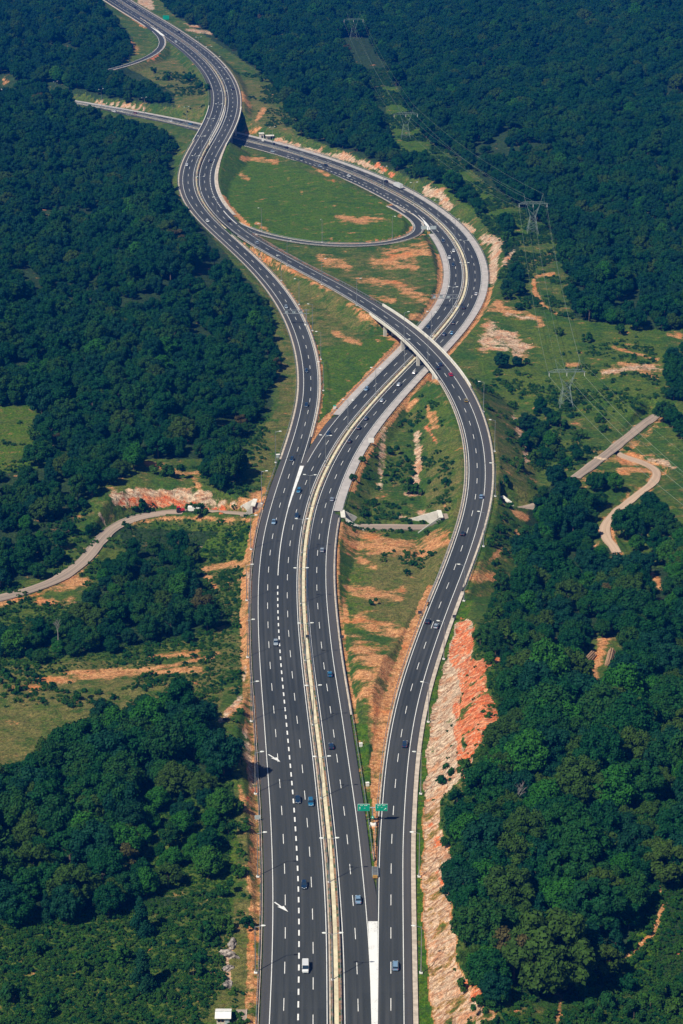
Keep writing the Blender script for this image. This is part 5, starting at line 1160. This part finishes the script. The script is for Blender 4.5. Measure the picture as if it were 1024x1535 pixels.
# pylons and wires
def pylon(p, rz, label):
    e = root_at('pylon', p, rz, label, 'pylon', 'lattice power pylons of one line'); b = MB(); r_ = {0: .05, 1: .08}.get(PW.index(p) if p in PW else 2, .12)
    lv = [(0, 3.4), (3.5, 2.8), (7, 2.2), (10.5, 1.6)]
    for (z0, w0), (z1, w1) in zip(lv[:-1], lv[1:]):
        c0 = [(-w0, -w0, z0), (w0, -w0, z0), (w0, w0, z0), (-w0, w0, z0)]; c1 = [(-w1, -w1, z1), (w1, -w1, z1), (w1, w1, z1), (-w1, w1, z1)]
        for i in range(4):
            j = (i+1) % 4; b.tube(c0[i], c1[i], r_, r_, 4); b.tube(c0[i], c1[j], r_*.6, r_*.6, 4); b.tube(c0[j], c1[i], r_*.6, r_*.6, 4); b.tube(c1[i], c1[j], r_*.6, r_*.6, 4)
    b.build('tower_body', MAT['lattice_steel'], e)
    for sx in (-1, 1):
        m = MB()
        for y in (-1.4, 1.4):
            m.tube((sx*1.6, y, 10.5), (sx*4.2, y*.5, 18.5), r_, r_, 4); m.tube((sx*-.6, y, 11.5), (sx*3.0, y*.5, 15), r_*.6, r_*.6, 4)
        for k in range(5):
            t_ = k/5; t2 = (k+1)/5; s_ = 1 if k % 2 else -1
            m.tube((sx*(1.6+2.6*t_), s_*1.4*(1-.5*t_), 10.5+8*t_), (sx*(1.6+2.6*t2), -s_*1.4*(1-.5*t2), 10.5+8*t2), r_*.6, r_*.6, 4)
        m.build('v_arm', MAT['lattice_steel'], e)
        MB().tube((sx*4.2, 0, 18), (sx*6.0, 0, 24.5), r_*1.2, r_*.8, 4).build('horn', MAT['lattice_steel'], e)
    m = MB()
    for y in (-.7, .7):
        m.tube((-9.2, y*.3, 18.2), (9.2, y*.3, 18.2), r_*1.2, r_*1.2, 4)
        m.tube((-6, y, 19.4), (6, y, 19.4), r_, r_, 4)
    m.tube((-6, 0, 19.4), (-9.2, 0, 18.2), r_, r_, 4); m.tube((6, 0, 19.4), (9.2, 0, 18.2), r_, r_, 4)
    for k in range(-6, 6): m.tube((k, 0, 18.2 if k % 2 else 19.4), (k+1, 0, 19.4 if k % 2 else 18.2), r_*.6, r_*.6, 4)
    m.build('crossarm', MAT['lattice_steel'], e)
    for x in (-8.6, 0, 8.6): MB().tube((x, 0, 18.1), (x, 0, 16.0), .14, .14, 5).build('insulator', MAT['white_metal'], e)
    return e
ang = [math.atan2(PW[min(i+1, 4)].y-PW[max(i-1, 0)].y, PW[min(i+1, 4)].x-PW[max(i-1, 0)].x)+math.pi/2 for i in range(5)]
ang = [(a+math.pi/2) % math.pi-math.pi/2 for a in ang]; ang[4] = ang[3]
PL = ['faint farthest lattice pylon near the top of the wooded hill', 'second lattice pylon from the top in the cleared strip', 'third lattice pylon standing above the wood right of the curved motorway', 'nearest lattice pylon on the scrub slope right of the ramp']
for i in range(4): pylon(PW[i], ang[i]*.45, PL[i]); PW[i] = Vector(PW[i])
for wi, (x, z, nm) in enumerate([(-8.6, 16, 'left'), (0, 16, 'middle'), (8.6, 16, 'right'), (-6, 24.4, 'upper left'), (6, 24.4, 'upper right')]):
    m = MB()
    for i in range(4):
        a0 = ang[i]*.45; a1 = ang[i+1]*.45 if i < 3 else a0
        A = Vector((PW[i].x+x*math.cos(a0), PW[i].y+x*math.sin(a0), PW[i].z+z)); B = Vector((PW[i+1].x+x*math.cos(a1), PW[i+1].y+x*math.sin(a1), PW[i+1].z+z)); n = 14; pr_ = A
        for k in range(1, n+1):
            t_ = k/n; q_ = A.lerp(B, t_); q_.z -= (7 if z < 20 else 5)*4*t_*(1-t_); m.tube(pr_, q_, (.07 if i > 1 else .04) if z < 20 else .035, None, 3); pr_ = q_
    o = m.build('power_line', MAT['wire']); prop(o, nm+' wire of the power line strung between the lattice pylons', 'power line')
# log stacks in the clearing
for (a, b, rz, l) in ((880, 992, 1.1, 'stack of felled logs on the left side of the small clearing'), (915, 988, 1.35, 'stack of felled logs on the right side of the small clearing')):
    p = ung(a, b); e = root_at('log_stack', p, rz, l, 'log stack'); k = 0
    for row in range(3):
        for c_ in range(4-row):
            MB().tube((-6, (c_-(3-row)/2)*.75, .35+row*.62), (6, (c_-(3-row)/2)*.75+.1, .35+row*.62), .36, .28, 7).build('log', MAT['log_wood'], e)

# ---------- vehicles ----------
def ring(y, hw, z0, z1, r_=.12):
    return [(-hw+r_*.5, y, z0), (hw-r_*.5, y, z0), (hw, y, z0+r_), (hw, y, z1-r_*1.6), (hw-r_*1.3, y, z1), (-hw+r_*1.3, y, z1), (-hw, y, z1-r_*1.6), (-hw, y, z0+r_)]
def car_meshes(kind):
    L = {'hatch': 4.0, 'saloon': 4.5, 'wagon': 4.6}[kind]; h = L/2; hw = .88
    body = MB().loft([ring(-h, .70, .35, .70), ring(-h+.1, .80, .28, .86), ring(-h+.5, hw, .25, .95), ring(-.4, hw, .25, .94), ring(h-1.35, hw, .25, .93), ring(h-.5, .84, .26, .80), ring(h-.12, .76, .30, .66), ring(h, .64, .34, .58)])
    yb0, yt0 = {'hatch': (-h+.12, -h+.55), 'saloon': (-h+.75, -h+1.35), 'wagon': (-h+.10, -h+.45)}[kind]; yb1, yt1 = h-1.15, h-1.95
    def cab(z0, z1, g):
        w0, w1 = .79+g, .63+g
        return MB().loft([[(-w0, yb0-g, z0), (w0, yb0-g, z0), (w0, yb1+g, z0), (-w0, yb1+g, z0)], [(-w1, yt0-g, z1), (w1, yt0-g, z1), (w1, yt1+g, z1), (-w1, yt1+g, z1)]])
    glass = cab(.88, 1.40, 0)
    roof = MB().loft([[(-.66, yt0-.05, 1.385), (.66, yt0-.05, 1.385), (.66, yt1+.05, 1.385), (-.66, yt1+.05, 1.385)], [(-.56, yt0+.08, 1.47), (.56, yt0+.08, 1.47), (.56, yt1-.10, 1.47), (-.56, yt1-.10, 1.47)]])
    wh = MB().tube((-.1, 0, 0), (.1, 0, 0), .32, .32, 12); hub = MB().tube((-.11, 0, 0), (.11, 0, 0), .18, .18, 8)
    hl = MB().box((0, 0, 0), (.34, .14, .14)); tl = MB().box((0, 0, 0), (.30, .08, .16)); pl = MB().box((0, 0, 0), (.5, .03, .12)); mi = MB().box((0, 0, 0), (.2, .12, .14))
    return dict(body=body.mesh('body', MAT['white_metal'], False), glass=glass.mesh('windows', MAT['dark_glass']), roof=roof.mesh('roof', MAT['white_metal']), wheel=wh.mesh('wheel', MAT['black_rubber']), hub=hub.mesh('hubcap', MAT['galvanised']), hl=hl.mesh('headlight', MAT['lamp_lens']), tl=tl.mesh('tail_light', MAT['red_metal']), pl=pl.mesh('number_plate', MAT['sign_white']), mi=mi.mesh('wing_mirror', MAT['dark_box']), L=L)
CARM = {k: car_meshes(k) for k in ('hatch', 'saloon', 'wagon')}
def paintm(name, col):
    t_ = NT(name); p_ = t_.n('ShaderNodeBsdfPrincipled', {'Base Color': (*col, 1), 'Roughness': .28}); p_.inputs['Metallic'].default_value = .2; p_.inputs['Coat Weight'].default_value = .6; p_.inputs['Coat Roughness'].default_value = .08
    t_.t.links.new(p_.outputs[0], t_.out.inputs[0]); MAT[name] = t_.m
COL = {'white': (.75, .77, .78), 'silver': (.32, .38, .44), 'light blue': (.20, .33, .48), 'blue': (.02, .16, .32), 'dark blue': (.010, .035, .085), 'black': (.008, .010, .014), 'grey': (.10, .12, .14), 'red': (.55, .010, .03), 'olive': (.30, .22, .04), 'dark red': (.20, .015, .02)}
for k, v_ in COL.items(): paintm('paint_'+k.replace(' ', '_'), v_)
def setm(o, mname):
    o.material_slots[0].link = 'OBJECT'; o.material_slots[0].material = MAT[mname]
def veh(px, py, col, kind, road, label):
    rd = R[road]; z = 0.0
    for _ in range(4):
        w_ = un(px, py, z+.65); s_ = rd.near(w_[:2]); z = float(rd.at(s_)[2])
    h = rd.head(s_)+(math.pi if road in 'PQ' else 0)
    loc = (float(w_[0]), float(w_[1]), z+.07); pm = 'paint_'+col.replace(' ', '_'); nm = {'hatch': 'car', 'saloon': 'car', 'wagon': 'car', 'van': 'van', 'lorry': 'lorry'}[kind]
    e = root_at(nm, loc, h, label, nm, 'vehicles driving on the motorways')
    if kind in CARM:
        M = CARM[kind]; L = M['L']/2
        for n_, k_ in (('body', 'body'), ('roof', 'roof')): setm(link(n_, M[k_], e), pm)
        link('windows', M['glass'], e)
        for sx in (-1, 1):
            for y in (-L+.75, L-.85):
                o = link('wheel', M['wheel'], e); o.location = (sx*.80, y, .32); link('hubcap', M['hub'], o)
            o = link('headlight', M['hl'], e); o.location = (sx*.55, L-.14, .60)
            o = link('tail_light', M['tl'], e); o.location = (sx*.60, -L+.06, .72)
            o = link('wing_mirror', M['mi'], e); o.location = (sx*.97, L-1.35, .95)
        o = link('number_plate', M['pl'], e); o.location = (0, L+.005, .45)
    elif kind == 'van':
        MB().loft([ring(-2.5, .85, .4, 1.7), ring(-2.45, .93, .3, 1.9), ring(.9, .95, .3, 1.92), ring(1.0, .95, .3, 1.86)]).build('body', MAT[pm], e)
        MB().loft([ring(1.003, .95, .3, 1.25), ring(2.0, .92, .3, 1.08), ring(2.5, .80, .36, .85)]).build('bonnet', MAT[pm], e)
        MB().loft([[(-.86, .98, 1.0), (.86, .98, 1.0), (.80, .98, 1.86), (-.80, .98, 1.86)], [(-.84, 1.85, 1.05), (.84, 1.85, 1.05), (.78, 1.12, 1.86), (-.78, 1.12, 1.86)]]).build('windscreen', MAT['dark_glass'], e)
        M = CARM['hatch']
        for sx in (-1, 1):
            for y in (-1.6, 1.6): o = link('wheel', M['wheel'], e); o.location = (sx*.86, y, .33); link('hubcap', M['hub'], o)
            o = link('headlight', M['hl'], e); o.location = (sx*.6, 2.42, .72); o = link('wing_mirror', M['mi'], e); o.location = (sx*1.05, 1.35, 1.2)
        o = MB().box((0, 2.5, .5), (.9, .06, .2)).build('grille', MAT['sign_grey'], e)
    else:
        MB().box((0, -2.2, 2.2), (2.45, 8.2, 2.6)).build('cargo_box', MAT[pm], e); c_ = MB().loft([ring(2.3, 1.15, .6, 2.8), ring(4.0, 1.15, .6, 2.7), ring(4.25, 1.08, .6, 2.2)]).build('cab', MAT[pm], e)
        MB().box((0, 4.2, 2.0), (1.9, .16, .7)).build('windscreen', MAT['dark_glass'], c_); MB().box((0, -1, .7), (1.4, 10, .3)).build('chassis', MAT['dark_box'], e); M = CARM['hatch']
        for sx in (-1, 1):
            for y in (-4.6, -3.4, 3.2): o = link('wheel', M['wheel'], e); o.location = (sx*1.05, y, .45); o.scale = (1.4, 1.45, 1.45)
CARS = """458,1450,white,van,Q,white van beside the thick dashed line at the bottom of the picture
456,1326,dark blue,hatch,Q,dark blue car beside the thick dashed line two dashes above the white van
537,1348,light blue,saloon,R,pale blue car in the middle carriageway left of the crash cushion
593,1447,light blue,wagon,S,pale blue car on the ramp right of the white painted wedge
446.5,1198,dark blue,saloon,Q,left of two dark blue cars driving side by side
466,1202,blue,wagon,Q,right of two dark blue cars driving side by side next to the median
496.5,1118,dark blue,hatch,R,dark car on the middle carriageway above the two green boards
607,1115,dark blue,saloon,S,dark car on the ramp beside the pale rock slope
494.5,1010,blue,hatch,R,bright blue car on the middle carriageway
413.5,963,silver,hatch,P,silver car just left of the thick dashed line
641.5,931,black,hatch,S,black car left of a silver one where the ramp narrows
654,938,silver,hatch,S,silver car right of a black one where the ramp narrows
483,824,silver,hatch,R,silver car below the middle underpass wall
410.5,782,light blue,saloon,P,blue car near the left edge below the merging wedge
445,773,dark blue,hatch,Q,lower of two dark cars right of the solid thick line
448,735,blue,wagon,Q,upper of two dark cars right of the solid thick line
437.5,688,dark blue,hatch,P,dark car on the left branch beside the tip of the white wedge
492,650,dark blue,wagon,Q,dark car passing the end of the pale inner shoulder
498,748,silver,hatch,R,silver car hugging the pale outer shoulder
524,661,black,hatch,R,black car left of the large pale sign board
538,641,black,hatch,R,black car in the middle carriageway next above the large pale sign board
549,627,dark blue,hatch,R,dark teal car third above the large pale sign board
549.5,583,light blue,hatch,Q,pale blue car coming down beside the green field
573,600,silver,hatch,R,silver car heading up in the right lanes below the overpass
598.5,576,silver,wagon,R,large silver car just below the overpass
621.5,558,white,hatch,R,white car about to pass under the overpass
459.3,607,dark blue,hatch,P,lower dark car on the left branch beside the green field
459.5,555.5,dark blue,hatch,P,upper dark blue car on the left branch beside the green field
721.5,744,light blue,hatch,S,pale blue car on the outer curve of the ramp
694,799.5,black,hatch,S,black car alone on the inner lane of the ramp
698.5,600,olive,hatch,S,olive yellow car on the ramp beyond the overpass
675.5,561,red,hatch,S,red car at the near end of the overpass
660,546,dark blue,hatch,S,dark car in the outer lane of the overpass behind the red car
656,551,black,hatch,S,black car in the inner lane of the overpass next to the lamp
642,490,dark blue,hatch,Q,dark car just beyond the overpass in the left lanes
666,501,dark blue,hatch,R,left of two cars side by side just beyond the overpass
678,499,blue,hatch,R,right blue car of two side by side just beyond the overpass
680,484,black,hatch,R,black car in the inner lane right of the cantilever gantry base
695,461,black,hatch,R,black car on the outer carriageway level with the gantry
714,440.5,white,hatch,R,white car on the outer carriageway of the big bend
664,361,dark blue,hatch,Q,dark blue car next below the loop sign boards
680,376,white,hatch,Q,white car near the median in the big bend
673.8,386,white,hatch,Q,white car by the pale inner shoulder in the big bend
679.5,397,dark blue,hatch,Q,dark car following the two white cars in the big bend
429,460,silver,hatch,P,silver car just above the left cantilever gantry
311,331,white,hatch,P,white car on the left carriageway of the far bend
385,363.5,silver,wagon,S,silver car on the ramp just after the loop road leaves
343,330.5,black,hatch,S,black car beside the white wedge of the loop road
280.5,246.5,white,hatch,P,white car near the viaduct on the left carriageway
316,241.5,black,hatch,S,black car near the viaduct on the right carriageway
264,62.5,white,wagon,P,white car at the far slip road fork
349,133,black,hatch,S,black car on the outer lane beyond the viaduct
268,48,black,hatch,S,black car at the far top on the right carriageway
202,11,black,hatch,S,black car nearest the top edge of the picture
596,280,white,lorry,R,white lorry on the far side of the second motorway
578.5,271.5,black,wagon,R,black car ahead of the white lorry
489,248,black,wagon,Q,black car in the middle of the far straight stretch
480,249,silver,hatch,Q,silver car beside the black one on the far straight stretch
452.5,238.5,dark blue,wagon,Q,dark blue car left of the silver and black pair far away
429,221,black,hatch,R,black car on the outer lanes below the far huts
523,263.5,white,hatch,Q,white car near the short dashed line of the loop exit lane
408.5,227,silver,hatch,Q,silver car closest to the viaduct on the lower motorway
409.5,215.5,black,hatch,R,black car closest to the far shelter
256.5,181.5,white,hatch,R,white car left of the viaducts on the lower motorway
269,183,grey,hatch,R,grey car right of the white one left of the viaducts
285,186,blue,wagon,R,blue car about to pass below the viaducts
171,166.5,white,wagon,R,white car at the far left end of the lower motorway
202,170,dark red,wagon,R,dark red car on the lower motorway beside the pale rock bank"""
for l_ in CARS.split('\n'):
    a = l_.split(',', 5); veh(float(a[0]), float(a[1]), a[2], a[3], a[4], a[5])
# tractor and trailer on the country road
rd = R['U1']; s_ = rd.near(un(275, 767, -5.5)[:2]); pt = rd.at(s_, .6, .1); h = rd.head(s_)
e = root_at('tractor', tuple(pt), h, 'red tractor on the left country road in front of a white trailer', 'tractor')
MB().box((0, .9, 1.3), (1.1, 2.0, .9), 0, .9).build('bonnet', MAT['red_metal'], e); c_ = MB().box((0, -.8, 1.6), (1.7, 1.7, 2.0), 0, .88).build('cab', MAT['red_metal'], e); MB().box((0, -.8, 2.0), (1.72, 1.3, .7)).build('window', MAT['dark_glass'], c_)
for sx in (-1, 1):
    for y, r_ in ((-.9, .85), (1.4, .55)): w_ = MB().tube((sx*.95-.2, y, r_), (sx*.95+.2, y, r_), r_, r_, 12).build('wheel', MAT['black_rubber'], e)
pt2 = rd.at(s_+6.8, .6, .1); e = root_at('trailer', tuple(pt2), rd.head(s_+6.8), 'long white box trailer behind the red tractor on the left country road', 'trailer')
MB().box((0, 0, 1.7), (2.3, 6.8, 1.7)).build('box_body', MAT['white_metal'], e); MB().box((0, 0, .75), (1.2, 7.6, .2)).build('chassis', MAT['dark_box'], e)
for sx in (-1, 1):
    for y in (-1.2, 1.2): MB().tube((sx*1.0-.15, y, .5), (sx*1.0+.15, y, .5), .5, .5, 12).build('wheel', MAT['black_rubber'], e)
# ---------- light, air, camera ----------
w = bpy.data.worlds.new('World'); bpy.context.scene.world = w; w.use_nodes = True; nt = w.node_tree
bgn = nt.nodes['Background']; sky = nt.nodes.new('ShaderNodeTexSky'); sky.sky_type = 'NISHITA'; sky.sun_disc = False
SEL = math.radians(50); LX, LY = .70, .71         # shadows fall to the right and away
sky.sun_elevation = SEL; sky.sun_rotation = math.atan2(-LX, -LY); sky.altitude = 300; sky.dust_density = .6
nt.links.new(sky.outputs[0], bgn.inputs[0]); bgn.inputs[1].default_value = .05
ld = bpy.data.lights.new('sun', 'SUN'); ld.energy = 5.0; ld.angle = math.radians(.53); ld.color = (1, .92, .78)
lo = bpy.data.objects.new('sun', ld); C.objects.link(lo)
lo.rotation_euler = Vector((LX*math.cos(SEL), LY*math.cos(SEL), -math.sin(SEL))).to_track_quat('-Z', 'Y').to_euler(); lo.location = (-300, 100, 500)
cd = bpy.data.cameras.new('camera'); cam = bpy.data.objects.new('camera', cd); C.objects.link(cam)
cam.location = (0, 0, CAMH); cam.rotation_euler = (math.pi/2-TH, 0, 0)
cd.sensor_fit = 'VERTICAL'; cd.sensor_height = 36; cd.lens = 36*F/1535; cd.clip_start = 5; cd.clip_end = 20000
sc = bpy.context.scene; sc.camera = cam
sc.view_settings.view_transform = 'Standard'; sc.view_settings.look = 'None'; sc.view_settings.exposure = .3; sc.view_settings.gamma = 1
HAZE = True
if HAZE:
    m = bpy.data.materials.new('haze'); m.use_nodes = True; m.node_tree.nodes.clear()
    o_ = m.node_tree.nodes.new('ShaderNodeOutputMaterial'); v_ = m.node_tree.nodes.new('ShaderNodeVolumePrincipled')
    v_.inputs['Color'].default_value = (.0, .20, .95, 1); v_.inputs['Density'].default_value = .000078; v_.inputs['Anisotropy'].default_value = 0.0
    m.node_tree.links.new(v_.outputs[0], o_.inputs['Volume'])
    x1 = uc.max()*yv.max()+20
    hz = MB().box((0, yv.max()/2, 155), (2*x1, yv.max()+400, 430)).build('haze', m); hz['kind'] = 'stuff'
    zmin = float(ZZ.min()); hz.location.z = (zmin-1)-(155-215)
